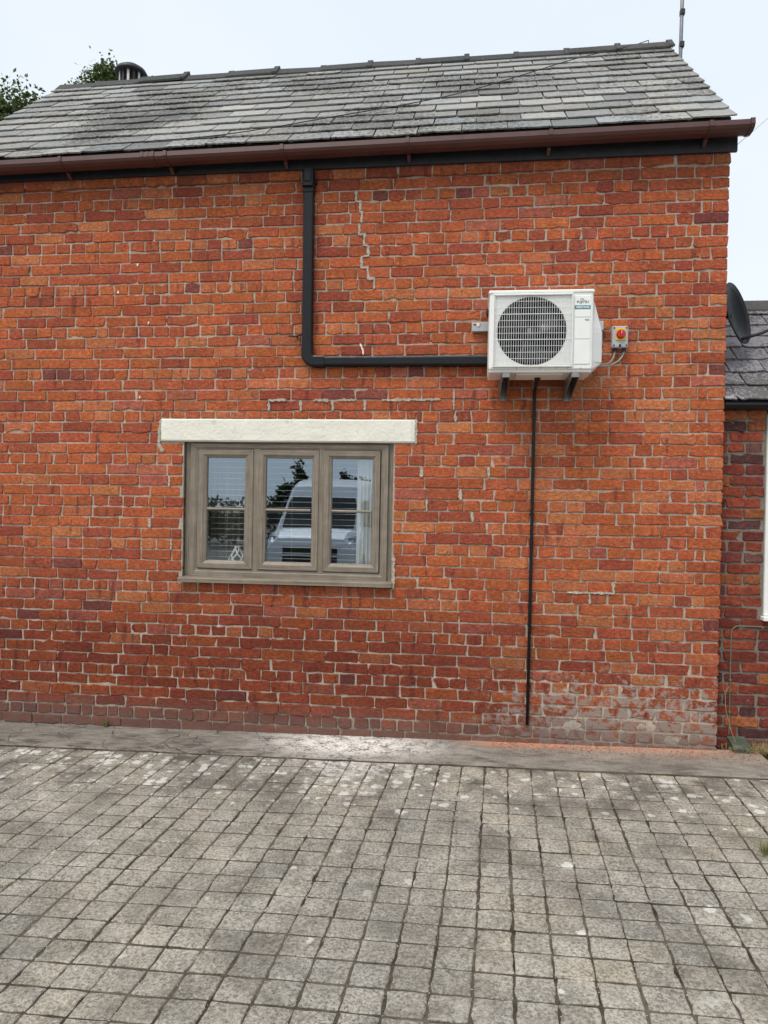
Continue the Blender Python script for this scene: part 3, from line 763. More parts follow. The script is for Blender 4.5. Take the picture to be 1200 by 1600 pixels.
tag(back.build('rear_slates', m_slate, roof), kind='stuff')
x = RX1 + 0.01; rr = random.Random(4); k = 0
while x > RX0 + .05:
    x0 = max(RX0 - .01, x - 0.445); m = MB(); v = rr.uniform(.035, .06); m.col = (v, v * 1.02, v); dz = rr.gauss(-.006, .006); dz2 = dz + rr.gauss(0, .005)
    def rp_(xx, d, ang): return (xx, RY + d * sin(ang), rz(xx) + RL * sin(RP) + 0.032 + (d * cos(ang) - d) + lerp(dz, dz2, (xx - x0) / .45))
    A = radians(50); w = 0.115; th = 0.014
    def sect(xx, gr=0.0):
        z0 = rz(xx) + RL * sin(RP) + 0.022 + lerp(dz, dz2, (xx - x0) / .45)
        pts = [(-w, -w * math.tan(RP) * .92), (-w - .004, -w * math.tan(RP) * .92 + th * 1.2), (-0.035, -0.008 + th * 1.3), (-0.018, 0.022 + gr), (0.0, 0.030 + gr * 1.4), (0.018, 0.022 + gr), (0.035, -0.008 + th * 1.3), (w + .004, -w * math.tan(RP) * .92 + th * 1.2), (w, -w * math.tan(RP) * .92), (0, -0.012)]
        return [(xx, RY + a, z0 + b) for a, b in pts]
    for xa, xb, gr in ((x0, x - .002, 0.0), (x - .035, x + .012, 0.010)):
        A_ = sect(xa, gr); B_ = sect(xb, gr)
        if gr: A_ = [(p[0], p[1] * 1.0 + (p[1] - RY) * .04, p[2] + .005) for p in A_]; B_ = [(p[0], p[1] + (p[1] - RY) * .04, p[2] + .005) for p in B_]
        n = len(A_); m.add(A_ + B_, [(k_, (k_ + 1) % n, (k_ + 1) % n + n, k_ + n) for k_ in range(n)] + [tuple(range(n))[::-1], tuple(range(n, 2 * n))])
    m.build('ridge_tile', m_slate, roof); x = x0

# lintel
lm = MB(); nxl = 60; zl = [LINT[2], LINT[2] + .01, LINT[2] + .05, LINT[2] + .1, LINT[3] - .008, LINT[3]]
for j, z in enumerate(zl):
    for i in range(nxl + 1):
        x = lerp(LINT[0], LINT[1], i / nxl); e = min(1, (min(i, nxl - i) + .3) / 1.0)
        yy = -0.012 + 0.003 * nz(x * 8, z * 12, 41) + (0.007 if j in (0, 5) else 0) + (0.008 if i in (0, nxl) else 0)
        lm.v.append((x, yy, z + 0.003 * nz(x * 6, j, 43) + 0.001 * (x + 1.3))); lm.c.append((1, 1, 1))
for j in range(5):
    for i in range(nxl): o = j * (nxl + 1) + i; lm.f.append((o, o + 1, o + nxl + 2, o + nxl + 1))
n0 = len(lm.v)
bo = [(x, 0.11, z) for z in (LINT[2], LINT[3]) for x in (LINT[0], LINT[1])]
lm.v += bo; lm.c += [(1, 1, 1)] * 4
bot = list(range(nxl + 1)); topi = [5 * (nxl + 1) + i for i in range(nxl + 1)]
lm.f += [tuple([n0, n0 + 1] + bot[::-1]), tuple([n0 + 3, n0 + 2] + topi), tuple([n0 + 2, n0] + [j * (nxl + 1) for j in range(6)]), tuple([n0 + 1, n0 + 3] + [j * (nxl + 1) + nxl for j in range(5, -1, -1)])]
tag(lm.build('lintel', m_lintel, house), 'cream painted lintel over the window')

# window
wx = [-2.08, -2.031, -1.98, -1.91, -1.615, -1.553, -1.518, -1.464, -1.129, -1.066, -1.034, -0.976, -0.682, -0.619, -0.567, -0.527]
wz = [2.107, 2.091, 2.054, 1.992, 1.615, 1.235, 1.174, 1.125, 1.116, 1.075]
V_, H_ = (0.2, 0, 0), (0.9, 0, 0)
def lath(mb, x0, x1, z0, z1, yfr, yb, horiz, prof=None):
    """bar with bevelled front edges"""
    mb.col = H_ if horiz else V_
    mb.box(x0, x1, yfr, yb, z0, z1, 0.003)
def frame_ring(mb, x0, x1, z0, z1, w, yfr, yb, w2=None, slope=0.0, w2b=None):
    """mitred four-sided frame: outer rectangle, member width w; inner edge at yfr+slope"""
    w2 = w2 or w; w2b = w2b or w2
    for side in range(4):
        o = [(x0, z0), (x1, z0), (x1, z1), (x0, z1)]; i_ = [(x0 + w, z0 + w2b), (x1 - w, z0 + w2b), (x1 - w, z1 - w2), (x0 + w, z1 - w2)]
        a, b = side, (side + 1) % 4; mb.col = H_ if side in (0, 2) else V_
        g_ = 0.0006
        def sh(p, other): d = Vector((other[0] - p[0], other[1] - p[1])).normalized() * g_; return (p[0] + d.x, p[1] + d.y)
        O = [sh(o[a], o[b]), sh(o[b], o[a])]; I = [sh(i_[a], i_[b]), sh(i_[b], i_[a])]
        def mid(p, q_, t): return (lerp(p[0], q_[0], t), lerp(p[1], q_[1], t))
        rows = [(O, yb), (O, yfr + .004), ([mid(O[0], I[0], .05), mid(O[1], I[1], .05)], yfr), ([mid(O[0], I[0], .62), mid(O[1], I[1], .62)], yfr), ([mid(O[0], I[0], .70), mid(O[1], I[1], .70)], yfr + slope * .35), ([mid(O[0], I[0], .96), mid(O[1], I[1], .96)], yfr + slope), (I, yfr + slope + .006), (I, yb)]
        vs = []
        for (p, q_), y in rows: vs += [(p[0], y, p[1]), (q_[0], y, q_[1])]
        n = len(rows)
        mb.add(vs, [(2 * k, 2 * k + 1, 2 * k + 3, 2 * k + 2) for k in range(n - 1)] + [(2 * n - 2, 2 * n - 1, 1, 0)])
win = part_empty('window', house, (-1.30, 0.05, 1.075))
YF = 0.018
m = MB()
frame_ring(m, wx[0], wx[15], wz[8] - .006, wz[0] + .004, 0.050, YF + .022, YF + .09, w2=0.020)          # outer extension profile
m.build('frame_extension', m_frame, win)
m = MB(); frame_ring(m, wx[1] - .004, wx[14] + .004, wz[8] - .004, wz[1] + .003, 0.056, YF + .004, YF + .085, w2=0.042, slope=.008, w2b=0.063); m.build('frame', m_frame, win)
for a, b in ((5, 6), (9, 10)):
    m = MB(); m.col = V_; m.box(wx[a] - .006, wx[b] + .006, YF + .007, YF + .08, wz[7] - .004, wz[2] + .004, 0.003); m.build('mullion', m_frame, win)
for (a, b, c, d) in ((2, 3, 4, 5), (6, 7, 8, 9), (10, 11, 12, 13)):
    m = MB(); frame_ring(m, wx[a] + .004, wx[d] - .003, wz[6] + .003, wz[2] - .003, (wx[b] - wx[a]) - .002, YF - .002, YF + .055, w2=(wz[2] - wz[3]) - .003, slope=.012); m.build('casement', m_frame, win)
    m = MB(); m.add([(wx[b] - .01, YF + .026, wz[5] - .01), (wx[c] + .01, YF + .026, wz[5] - .01), (wx[c] + .01, YF + .026, wz[3] + .01), (wx[b] - .01, YF + .026, wz[3] + .01)], [(0, 1, 2, 3)]); m.build('pane', m_glass, win)
    m = MB(); m.col = H_; zz = wz[4]; m.extrude([(YF + .024, -.010), (YF + .016, -.009), (YF + .012, 0), (YF + .016, .009), (YF + .024, .010)], (wx[b] + .001, 0, zz), (wx[c] - .001, 0, zz), (0, 1, 0), (0, 0, 1)); m.build('glazing_bar', m_frame, win)
m = MB(); m.col = H_
m.extrude([(-0.050, 1.079), (-0.052, 1.106), (-0.044, 1.112), (0.06, 1.119), (0.06, 1.084), (-0.02, 1.084), (-0.022, 1.078)], (wx[0] - .014, 0, -.003), (wx[15] + .008, 0, .003), (0, 1, 0), (0, 0, 1)); m.build('sill', m_frame, win)

# room behind the window
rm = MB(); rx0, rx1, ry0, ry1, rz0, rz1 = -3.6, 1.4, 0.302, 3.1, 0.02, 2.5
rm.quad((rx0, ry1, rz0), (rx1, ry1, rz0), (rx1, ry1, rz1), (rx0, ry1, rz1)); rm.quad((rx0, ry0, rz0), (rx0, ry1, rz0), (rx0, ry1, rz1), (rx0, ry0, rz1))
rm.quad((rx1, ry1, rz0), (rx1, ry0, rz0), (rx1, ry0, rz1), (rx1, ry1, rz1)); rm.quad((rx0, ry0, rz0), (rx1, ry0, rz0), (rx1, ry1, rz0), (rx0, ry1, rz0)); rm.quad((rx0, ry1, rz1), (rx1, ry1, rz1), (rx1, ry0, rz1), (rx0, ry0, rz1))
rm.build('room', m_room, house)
m = MB(); m.box(-2.06, -0.54, 0.10, 0.36, 1.075, 1.130, .004)
m.box(-2.02, -0.58, 0.045, 0.099, 1.075, 1.124, .002); m.build('inner_sill', m_sillin, house)
blind = thing('venetian_blind', (-1.3, 0.185, 2.05), 'open white venetian blind with thin slats behind the window panes', 'blind')
z = 1.165; sl = MB(); sl.add([(-.635, -.0125, .0022), (.635, -.0125, .0022), (.635, 0, .003), (-.635, 0, .003), (.635, .0125, .001), (-.635, .0125, .001), (-.635, -.0125, -.0005), (.635, -.0125, -.0005), (.635, 0, .0015), (-.635, 0, .0015), (.635, .0125, -.0005), (-.635, .0125, -.0005)], [(0, 1, 2, 3), (3, 2, 4, 5), (7, 6, 9, 8), (8, 9, 11, 10), (6, 7, 1, 0), (5, 4, 10, 11), (1, 7, 8, 2), (2, 8, 10, 4), (0, 3, 9, 6), (3, 5, 11, 9)])
s0 = None
while z < 2.03:
    if s0 is None: s0 = sl.build('slat', m_blind, blind, origin=(0, 0, 0)); o = s0
    else: o = s0.copy(); COL.objects.link(o); o.parent = blind
    o.location = (0, 0, z - 2.05); o.rotation_euler = (rng.gauss(0, .04), rng.gauss(0, .0015), 0); z += 0.0425
m = MB(); m.box(-1.94, -0.66, .160, .210, 2.035, 2.075, .003); m.build('head_rail', m_blind, blind)
m = MB()
for xx in (-1.80, -1.30, -0.80): m.tube([(xx, .171, 2.04), (xx, .171, 1.14)], .0009, 4)
m.build('ladder_cord', m_blind, blind)
def curtain(name, x0, x1, y, z0, z1, mat, label, amp=.022):
    m = MB(); n = 60; nz_ = 14
    for j in range(nz_ + 1):
        for i in range(n + 1):
            x = lerp(x0, x1, i / n); z = lerp(z0, z1, j / nz_)
            m.v.append((x, y + amp * sin(i * .75 + .4 * nz(i * .1, z)) + .012 * nz(x * 9, z * 2, 5), z)); m.c.append((1, 1, 1))
    m.f = [(j * (n + 1) + i, j * (n + 1) + i + 1, (j + 1) * (n + 1) + i + 1, (j + 1) * (n + 1) + i) for j in range(nz_) for i in range(n)]
    o = m.build(name, mat, smooth=True); md = o.modifiers.new('thickness', 'SOLIDIFY'); md.thickness = .003
    return tag(o, label, 'curtain')
curtain('curtain', -1.99, -1.60, .26, 1.14, 2.2, m_curtain, 'brown grey curtain seen through the pane with the lattice ornament')
curtain('curtain', -0.80, -0.60, .125, 1.14, 2.1, m_curtain2, 'pale cream curtain seen beside the van reflection', amp=.014)
orn = thing('ornament', (-1.70, .118, 1.131), 'white lattice ornament on the inner sill of the window', 'ornament')
m = MB(); m.lathe([(.024, 0), (.036, .02), (.042, .07), (.036, .12), (.020, .17), (.008, .2)], (-1.70, .118, 1.131), n=16); m.build('core', m_dark, orn, smooth=True)
m = MB()
def orad(h): return .035 + .022 * sin(min(1, h / .14) * pi * .62) - .045 * sstep(.09, .2, h)
for sgn in (1, -1):
    for k in range(5):
        pts = []
        for i in range(17):
            h = .2 * i / 16; a = 2 * pi * k / 5 + sgn * h * 17; r_ = orad(h) * 1.02 + .005
            pts.append((-1.70 + r_ * cos(a), .118 + r_ * sin(a), 1.137 + h))
        m.tube(pts, .0062, 6)
m.build('lattice', m_blind, orn, smooth=True)
m = MB(); m.box(-.735, -.655, .20, .29, 1.136, 1.215, .002); tag(m.build('cardboard_box', m_card), 'small brown cardboard box on the inner window sill', 'box')

# ------------------------------------------------------------------ annex on the right
annex = thing('brick_annex', (2.9, 1.0, 0.05), 'low dark red brick annex with slate roof beside the house corner', 'building')
AY = 0.105; AX1 = 4.2
m = MB(); WX0, WZ0, WZ1 = 2.028, 0.955, 2.335
awall_m = m; nxa = 60
for (xa, xb, za, zb) in ((HX1 - .02, WX0, -.1, 2.40), (WX0, 2.95, -.1, WZ0), (2.95, AX1, -.1, 2.40), (WX0, 2.95, WZ1, 2.40)):
    m.box(xa, xb, AY + .009, AY + .2, za, zb)
awall = m.build('wall', m_mortar_a, annex)
ra = random.Random(17); z = 2.362; n = 0; arest = MB()
APAL = [(0.21, 0.046, 0.030), (0.27, 0.060, 0.033), (0.15, 0.038, 0.032), (0.33, 0.105, 0.042), (0.10, 0.042, 0.040), (0.20, 0.085, 0.068)]
while z > 0.0:
    x = HX1 + 0.002 - (0.05 if n % 2 else 0.155) + ra.uniform(-.01, .01)
    while x < AX1:
        l = 0.215 if (n % 3 or ra.random() < .5) else 0.103
        for (a, b_, c, d) in cut((max(x, HX1 + .002), x + l, z - .0635, z), (WX0, 2.95, WZ0, WZ1)):
            if b_ - a < .025: continue
            k = ra.uniform(.8, 1.2); cc = ra.choices(APAL, (28, 20, 20, 14, 10, 8))[0]
            mm = MB() if a < 2.12 else arest
            mm.col = tuple(v * k for v in cc)
            brick(mm, a, b_, c, c, d, d, AY + ra.gauss(0, .003), ra, rough=1.5, back=AY + .05)
            if mm is not arest: mm.build('brick', m_brick_a, awall, origin='center')
        x += l + ra.uniform(.010, .016)
    z -= .0755; n += 1
tag(arest.build('brickwork', m_brick_a, awall), kind='stuff')
m = MB(); m.box(HX1 + .004, AX1, AY - .03, AY + .01, 2.362, 2.425, .003); m.build('fascia', m_black, annex)
m = MB(); m.extrude([(-.10, 2.40), (-.103, 2.385), (-.085, 2.365), (-.05, 2.358), (-.03, 2.37), (-.03, 2.412), (-.06, 2.412)], (HX1 + .006, AY, 0), (AX1, AY, 0), (0, 1, 0), (0, 0, 1)); m.build('gutter', m_pvc_black, annex)
AP = radians(40); AL = 1.47
def aroof(x, s, h=0): return (x, AY - .07 + s * cos(AP) - h * sin(AP), 2.425 + s * sin(AP) + h * cos(AP))
m = MB(); m.col = (.06, .06, .06)
A = [aroof(HX1 + .002, 0, -.03), aroof(AX1, 0, -.03), aroof(AX1, AL, -.03), aroof(HX1 + .002, AL, -.03)]; B = [aroof(HX1 + .002, 0, -.01), aroof(AX1, 0, -.01), aroof(AX1, AL, -.01), aroof(HX1 + .002, AL, -.01)]
m.add(A + B, [(0, 3, 2, 1), (4, 5, 6, 7), (0, 1, 5, 4), (1, 2, 6, 5), (2, 3, 7, 6), (3, 0, 4, 7)])
ybk = 2 * (AY - .07 + AL * cos(AP)); m.add([A[3], A[2], (AX1, ybk, 2.425), (HX1 + .002, ybk, 2.425)], [(0, 1, 2, 3)])
aroof_o = m.build('roof', m_slate, annex); GA_a = AL / 8; GA_keep = GA; GA = GA_a; ra = random.Random(8)
for row in range(8):
    x = HX1 + .003; first = True
    while x < AX1:
        w_ = .235 + ra.uniform(-.01, .01)
        if first: w_ *= (.35, .75, .5, .95)[row % 4]; first = False
        m = MB(); k = ra.uniform(.21, .29); m.col = (k * 1.06, k * .98, k * 1.05)
        slate(m, x, x + w_ - .002, -.03 + row * GA_a, ra, q=aroof, tk=.008); m.build('slate', m_slate, aroof_o, origin='center'); x += w_
GA = GA_keep
m = MB(); m.col = (.09, .09, .085); zr = 2.425 + AL * sin(AP); yr = AY - .07 + AL * cos(AP)
for k in range(6):
    xa = HX1 + .004 + k * .42; m2 = MB(); m2.col = (.085 + .01 * (k % 3), .087, .085); m2.extrude([(-.14, -.10), (-.142, -.07), (-.02, .035), (.02, .035), (.142, -.07), (.14, -.10), (0, .01)], (xa, yr, zr), (xa + .415, yr, zr), (0, 1, 0), (0, 0, 1)); m2.build('ridge_tile', m_slate, aroof_o)
awin = part_empty('window', annex, (2.5, AY, WZ0))
m = MB()
for (xa, xb, za, zb) in ((WX0 + .002, WX0 + .07, WZ0, WZ1), (2.88, 2.948, WZ0, WZ1), (WX0 + .07, 2.88, WZ0, WZ0 + .07), (WX0 + .07, 2.88, WZ1 - .07, WZ1)): m.box(xa, xb, AY - .012, AY + .07, za, zb, .004)
m.build('frame', m_white, awin)
m = MB(); m.quad((WX0 + .06, AY + .03, WZ0 + .06), (2.89, AY + .03, WZ0 + .06), (2.89, AY + .03, WZ1 - .06), (WX0 + .06, AY + .03, WZ1 - .06)); m.build('pane', m_glass, awin)
m = MB(); m.box(WX0 - .012, 2.96, AY - .05, AY + .01, WZ0 - .032, WZ0 - .002, .004); m.build('sill', m_white, awin)

# ------------------------------------------------------------------ air conditioner
ac = thing('air_conditioner', (0.447, -0.24, 2.550), 'white outdoor air conditioning unit with fan grille hung on brick wall', 'air conditioner')
ax0, ax1, az0, az1, ay0, ay1 = 0.119, 0.774, 2.550, 3.052, -0.385, -0.092
FCX, FCZ, FR = 0.390, 2.799, 0.222
m = MB()
def rect(x0, x1, z0, z1, y, cr=0.014):
    pts = []
    for cx_, cz_, a0 in ((x1 - cr, z0 + cr, -90), (x1 - cr, z1 - cr, 0), (x0 + cr, z1 - cr, 90), (x0 + cr, z0 + cr, 180)):
        for k in range(4): a = radians(a0 + 30 * k); pts.append((cx_ + cr * cos(a), y, cz_ + cr * sin(a)))
    return pts
rings = [rect(ax0, ax1, az0, az1, ay1), rect(ax0, ax1, az0, az1, ay0 + .012), rect(ax0 + .003, ax1 - .003, az0 + .003, az1 - .003, ay0 + .004), rect(ax0 + .010, ax1 - .010, az0 + .010, az1 - .010, ay0)]
n = 16; vs = [p for r_ in rings for p in r_]
m.add(vs, [(i * n + k, i * n + (k + 1) % n, (i + 1) * n + (k + 1) % n, (i + 1) * n + k) for i in range(3) for k in range(n)])
# front plate with round fan opening
NS = 64; circ = [(FCX + FR * cos(2 * pi * k / NS), FCZ + FR * sin(2 * pi * k / NS)) for k in range(NS)]
sqr = []
X0, X1, Z0, Z1 = ax0 + .010, 0.646, az0 + .010, az1 - .010
for k in range(NS):
    a = 2 * pi * k / NS; dx, dz = cos(a), sin(a)
    t = min((X1 - FCX) / dx if dx > 1e-6 else (X0 - FCX) / dx if dx < -1e-6 else 9, (Z1 - FCZ) / dz if dz > 1e-6 else (Z0 - FCZ) / dz if dz < -1e-6 else 9)
    sqr.append([FCX + dx * t, FCZ + dz * t])
for cx_, cz_ in ((X0, Z0), (X0, Z1), (X1, Z0), (X1, Z1)):
    k = min(range(NS), key=lambda i: (sqr[i][0] - cx_) ** 2 + (sqr[i][1] - cz_) ** 2); sqr[k] = [cx_, cz_]
yp = ay0 + .0005
vs = [(x, yp, z) for x, z in sqr] + [(x, yp, z) for x, z in circ] + [(FCX + (x - FCX) * .99, yp + .006, FCZ + (z - FCZ) * .99) for x, z in circ]
m.add(vs, [(i * NS + k, i * NS + (k + 1) % NS, (i + 1) * NS + (k + 1) % NS, (i + 1) * NS + k) for i in range(2) for k in range(NS)])
m.box(X1, ax1 - .010, ay0 + .0005, ay0 + .02, az0 + .010, az1 - .010)
casing = m.build('casing', m_white, ac)
m = MB(); m.lathe([(FR * .99, .006), (FR * .965, .02), (FR * .96, .10)], (FCX, yp, FCZ), axis=(0, 1, 0), n=48, capped=False); m.build('fan_ring', m_dark, ac, smooth=True)
m = MB(); m.quad((ax0 + .01, ay1 - .02, az0 + .01), (ax1 - .01, ay1 - .02, az0 + .01), (ax1 - .01, ay1 - .02, az1 - .01), (ax0 + .01, ay1 - .02, az1 - .01)); m.build('condenser_coil', m_coil, ac)
m = MB(); m.box(ax0 - .006, ax1 + .006, ay0 - .006, ay1 + .004, az1 - .014, az1 + .010, .007); m.build('lid', m_white, ac)
m = MB(); m.box(ax0 + .004, ax1 - .004, ay0 + .012, ay1 - .002, az0 - .014, az0 + .004, .004); m.box(.30, .60, ay0 + .05, ay1 - .05, az0 - .022, az0 - .010, .003); m.build('base_pan', m_white, ac)
fan = part_empty('fan', ac, (FCX, ay0 + .06, FCZ))
m = MB(); m.lathe([(.0, -.012), (.032, -.010), (.040, .0), (.042, .03)], (FCX, ay0 + .055, FCZ), axis=(0, 1, 0), n=20); m.build('hub', m_fan, fan, smooth=True)
for kb in range(3):
    m = MB(); vs = []
    for i in range(9):
        r_ = .035 + (.206 - .035) * i / 8
        for j in range(7):
            a = radians(kb * 120 + 28 + (j / 6 - .5) * lerp(58, 92, i / 8) + 18 * i / 8); vs.append((FCX + r_ * cos(a), ay0 + .075 + (j / 6 - .5) * .05, FCZ + r_ * sin(a)))
    m.add(vs, [(i * 7 + j, i * 7 + j + 1, (i + 1) * 7 + j + 1, (i + 1) * 7 + j) for i in range(8) for j in range(6)]); b = m.build('blade', m_fan, fan, smooth=True)
    md = b.modifiers.new('thickness', 'SOLIDIFY'); md.thickness = .003
gx0, gx1, gz0, gz1 = .150, .640, 2.573, 3.028
m = MB(); yg = ay0 - .020
for k in range(33):
    x = lerp(gx0 + .006, gx1 - .006, k / 32); m.tube([(x, ay0 + .0, gz0 + .004), (x, yg, gz0 + .012), (x, yg, gz1 - .012), (x, ay0 + .0, gz1 - .004)], .0014, 5)
for k in range(12):
    z = lerp(gz0 + .004, gz1 - .004, k / 11); rr_ = .0027 if k in (4, 8) else .0015
    m.tube([(gx0 + .002, ay0, z), (gx0 + .010, yg - .002, z), (gx1 - .010, yg - .002, z), (gx1 - .002, ay0, z)], rr_, 6)
m.build('fan_grille', m_white_grille, ac)
m = MB(); yg2 = ay0 - .003
for (xa, xb, za, zb) in ((gx0 - .008, gx1 + .008, gz0 - .008, gz0 + .002), (gx0 - .008, gx1 + .008, gz1 - .002, gz1 + .008), (gx0 - .008, gx0 + .002, gz0 + .002, gz1 - .002), (gx1 - .002, gx1 + .008, gz0 + .002, gz1 - .002)): m.box(xa, xb, ay0 - .016, ay0 + .003, za, zb, .003)
m.build('grille_frame', m_white, ac)
fp = part_empty('front_panel', ac, (.70, ay0, 2.8))
for (za, zb) in ((2.884, 3.020), (2.745, 2.879), (2.585, 2.740)):
    m = MB(); m.box(.656, .757, ay0 - .0035, ay0 + .004, za, zb, .002); m.build('panel', m_white, fp)
yt = ay0 - .0045
m = MB(); m.box(.657, .754, yt, ay0 - .002, 2.934, 2.9585, 0); m.build('label_band', m_teal, fp)
def text(body, x, z, size, y, mat, parent, name, align='CENTER', bold=0.0, sx=1.0):
    cu = bpy.data.curves.new(name, 'FONT'); cu.body = body; cu.size = size; cu.align_x = align; cu.offset = bold; cu.extrude = 0.0003
    tmp = bpy.data.objects.new('tmp', cu); COL.objects.link(tmp)
    dg = bpy.context.evaluated_depsgraph_get(); me = bpy.data.meshes.new_from_object(tmp.evaluated_get(dg))
    bpy.data.objects.remove(tmp); bpy.data.curves.remove(cu)
    mb = MB(); vs = [(x + v.co.x * sx, y - v.co.z, z + v.co.y) for v in me.vertices]
    mb.add(vs, [tuple(p.vertices) for p in me.polygons]); bpy.data.meshes.remove(me)
    return mb.build(name, mat, parent)
text('FUJITSU', .706, 2.972, .0235, yt, m_ink, fp, 'lettering', bold=.0004, sx=.93)
mm = MB(); lp = [(.701 + .011 * cos(radians(t)) * (.9 if t < 180 else 1), yt, 2.9985 + .0032 * sin(radians(t * 2))) for t in range(0, 360, 15)]; mm.tube(lp + lp[:1], .0007, 4); mm.build('emblem', m_ink, fp)
text('AIRSTAGE', .7055, 2.9400, .0195, yt - .0012, m_white, fp, 'lettering', bold=.0006, sx=.95)
text('R32', .735, 2.861, .0165, yt, m_ink, fp, 'lettering', bold=.0002)
# valve cover on the right flank
m = MB()
pr_ = [(ax1 - .004, 3.022), (ax1 + .012, 3.015), (ax1 + .024, 2.985), (ax1 + .066, 2.825), (ax1 + .070, 2.80), (ax1 + .070, 2.615), (ax1 + .060, 2.600), (ax1 + .012, 2.552), (ax1 - .004, 2.552)]
m.extrude(pr_, (0, ay1 - .02, 0), (0, ay0 + .085, 0), (1, 0, 0), (0, 0, 1))
o = [(ax1 - .004 + (a - ax1 + .004) * .86, b) for a, b in pr_]
m.extrude(pr_, (0, ay0 + .085, 0), (0, ay0 + .084, 0), (1, 0, 0), (0, 0, 1), cap=False)
vs = [(a, ay0 + .085, b) for a, b in pr_] + [(a, ay0 + .025, b) for a, b in [(ax1 - .004 + (p[0] - ax1 + .004) * .12, 2.79 + (p[1] - 2.79) * .97) for p in pr_]]; n = len(pr_)
m.add(vs, [(k, (k + 1) % n, (k + 1) % n + n, k + n) for k in range(n)] + [tuple(range(n, 2 * n))])
m.build('valve_cover', m_white, ac)
m = MB(); m.box(ax1 - .005, ax1 + .028, ay1 - .06, ay1 - .02, 2.955, 3.0, .006); m.build('handle', m_white, ac)
m = MB(); m.box(ax0 - .016, ax0 + .004, ay1 - .10, ay1 - .05, 2.965, 2.995, .004); m.box(ax0 - .014, ax0 + .002, ay1 - .08, ay1 - .06, 2.945, 2.965, .003); m.build('sensor', m_fan, ac)
m = MB()
for xx in (.30, .45, .62, .70, .55): m.lathe([(.0045, 0), (.0045, .003), (.002, .004)], (xx, ay0 - .0005, 2.561), axis=(0, -1, 0), n=8)
m.build('screw', m_galv, ac)

brk = thing('wall_bracket', (0.45, -0.02, 2.41), 'steel wall bracket with crossbar and two arms under the white unit', 'bracket')
m = MB(); m.box(.008, .902, -.040, -.006, 2.884, 2.948, .004); rail = m.build('crossbar', m_greypl, brk)
m = MB(); m.lathe([(.012, 0), (.012, .004), (.009, .005)], (.052, -.040, 2.928), axis=(0, -1, 0), n=16); m.build('spirit_level', m_blind, rail)
m = MB(); m.box(.020, .040, -.0415, -.038, 2.926, 2.935, 0); m.box(.062, .067, -.0415, -.038, 2.926, 2.937, 0); m.build('slot', m_dark, rail)
for xc in (.232, .668):
    m = MB(); m.box(xc - .024, xc + .024, -.006, .0, 2.405, 2.90, 0); m.box(xc - .024, xc - .021, -.036, -.0055, 2.405, 2.90, 0); m.box(xc + .021, xc + .024, -.036, -.0055, 2.405, 2.90, 0)
    for s_ in (-1, 1):
        m.extrude([(-.036, 2.415), (-.036, 2.530), (-.400, 2.530), (-.400, 2.500)], (xc + s_ * .0225 - .0015, 0, 0), (xc + s_ * .0225 + .0015, 0, 0), (0, 1, 0), (0, 0, 1))
    m.box(xc - .0255, xc + .0255, -.402, -.036, 2.5302, 2.535, 0)
    m.box(xc - .021, xc + .021, -.403, -.400, 2.500, 2.530, 0)
    m.build('arm', m_steel, brk)
    m = MB(); m.lathe([(.010, -.016), (.010, 0), (.008, .006)], (xc, -.33, 2.552), n=10); m.lathe([(.007, 0), (.007, .02)], (xc, -.30, 2.49), n=8); m.build('bolt', m_dark, brk)

# isolator switch with two cables
iso = thing('isolator_switch', (1.008, -.03, 2.752), 'grey isolator box with red rotary knob on yellow plate', 'switch')
m = MB(); m.box(.956, 1.062, -.055, 0.004, 2.762, 2.908, .007); m.build('box', m_greypl, iso)
m = MB(); m.box(.978, 1.044, -.060, -.053, 2.810, 2.892, .002); m.build('plate', m_yellow, iso)
m = MB(); m.lathe([(.030, 0), (.030, .014), (.026, .020)], (1.011, -.059, 2.851), axis=(0, -1, 0), n=28); kn = m.build('knob', m_red, iso)
m = MB(); m.box(1.005, 1.017, -.090, -.077, 2.826, 2.876, .003); m.build('knob_grip', m_red, iso)
m = MB(); m.box(1.0095, 1.0125, -.0915, -.089, 2.850, 2.872, 0); m.build('knob_mark', m_white, iso)
for a, b in ((.968, 2.896), (1.050, 2.896), (.968, 2.778), (1.050, 2.778)):
    m = MB(); m.lathe([(.0055, 0), (.0055, .003)], (a, -.055, b), axis=(0, -1, 0), n=10); m.build('screw', m_dark, iso)
m = MB(); m.box(1.001, 1.015, -.060, -.053, 2.766, 2.785, .003); m.build('catch', m_dark, iso)
for xx in (.980, 1.040):
    m = MB(); m.lathe([(.014, -.020), (.015, -.008), (.012, 0)], (xx, -.028, 2.763), n=10); m.build('gland', m_dark, iso)
def bez(p0, p1, p2, p3, n=18):
    p0, p1, p2, p3 = map(Vector, (p0, p1, p2, p3)); return [p0 * (1 - t) ** 3 + p1 * 3 * t * (1 - t) ** 2 + p2 * 3 * t * t * (1 - t) + p3 * t ** 3 for t in [i / n for i in range(n + 1)]]
for xx, zz in ((.980, 2.640), (1.040, 2.628)):
    m = MB(); m.tube(bez((xx, -.028, 2.745), (xx - .005, -.03, 2.66), (.92, -.05, zz - .005), (.835, -.13, zz)), .0058, 8); m.build('cable', m_cable, iso, smooth=True)

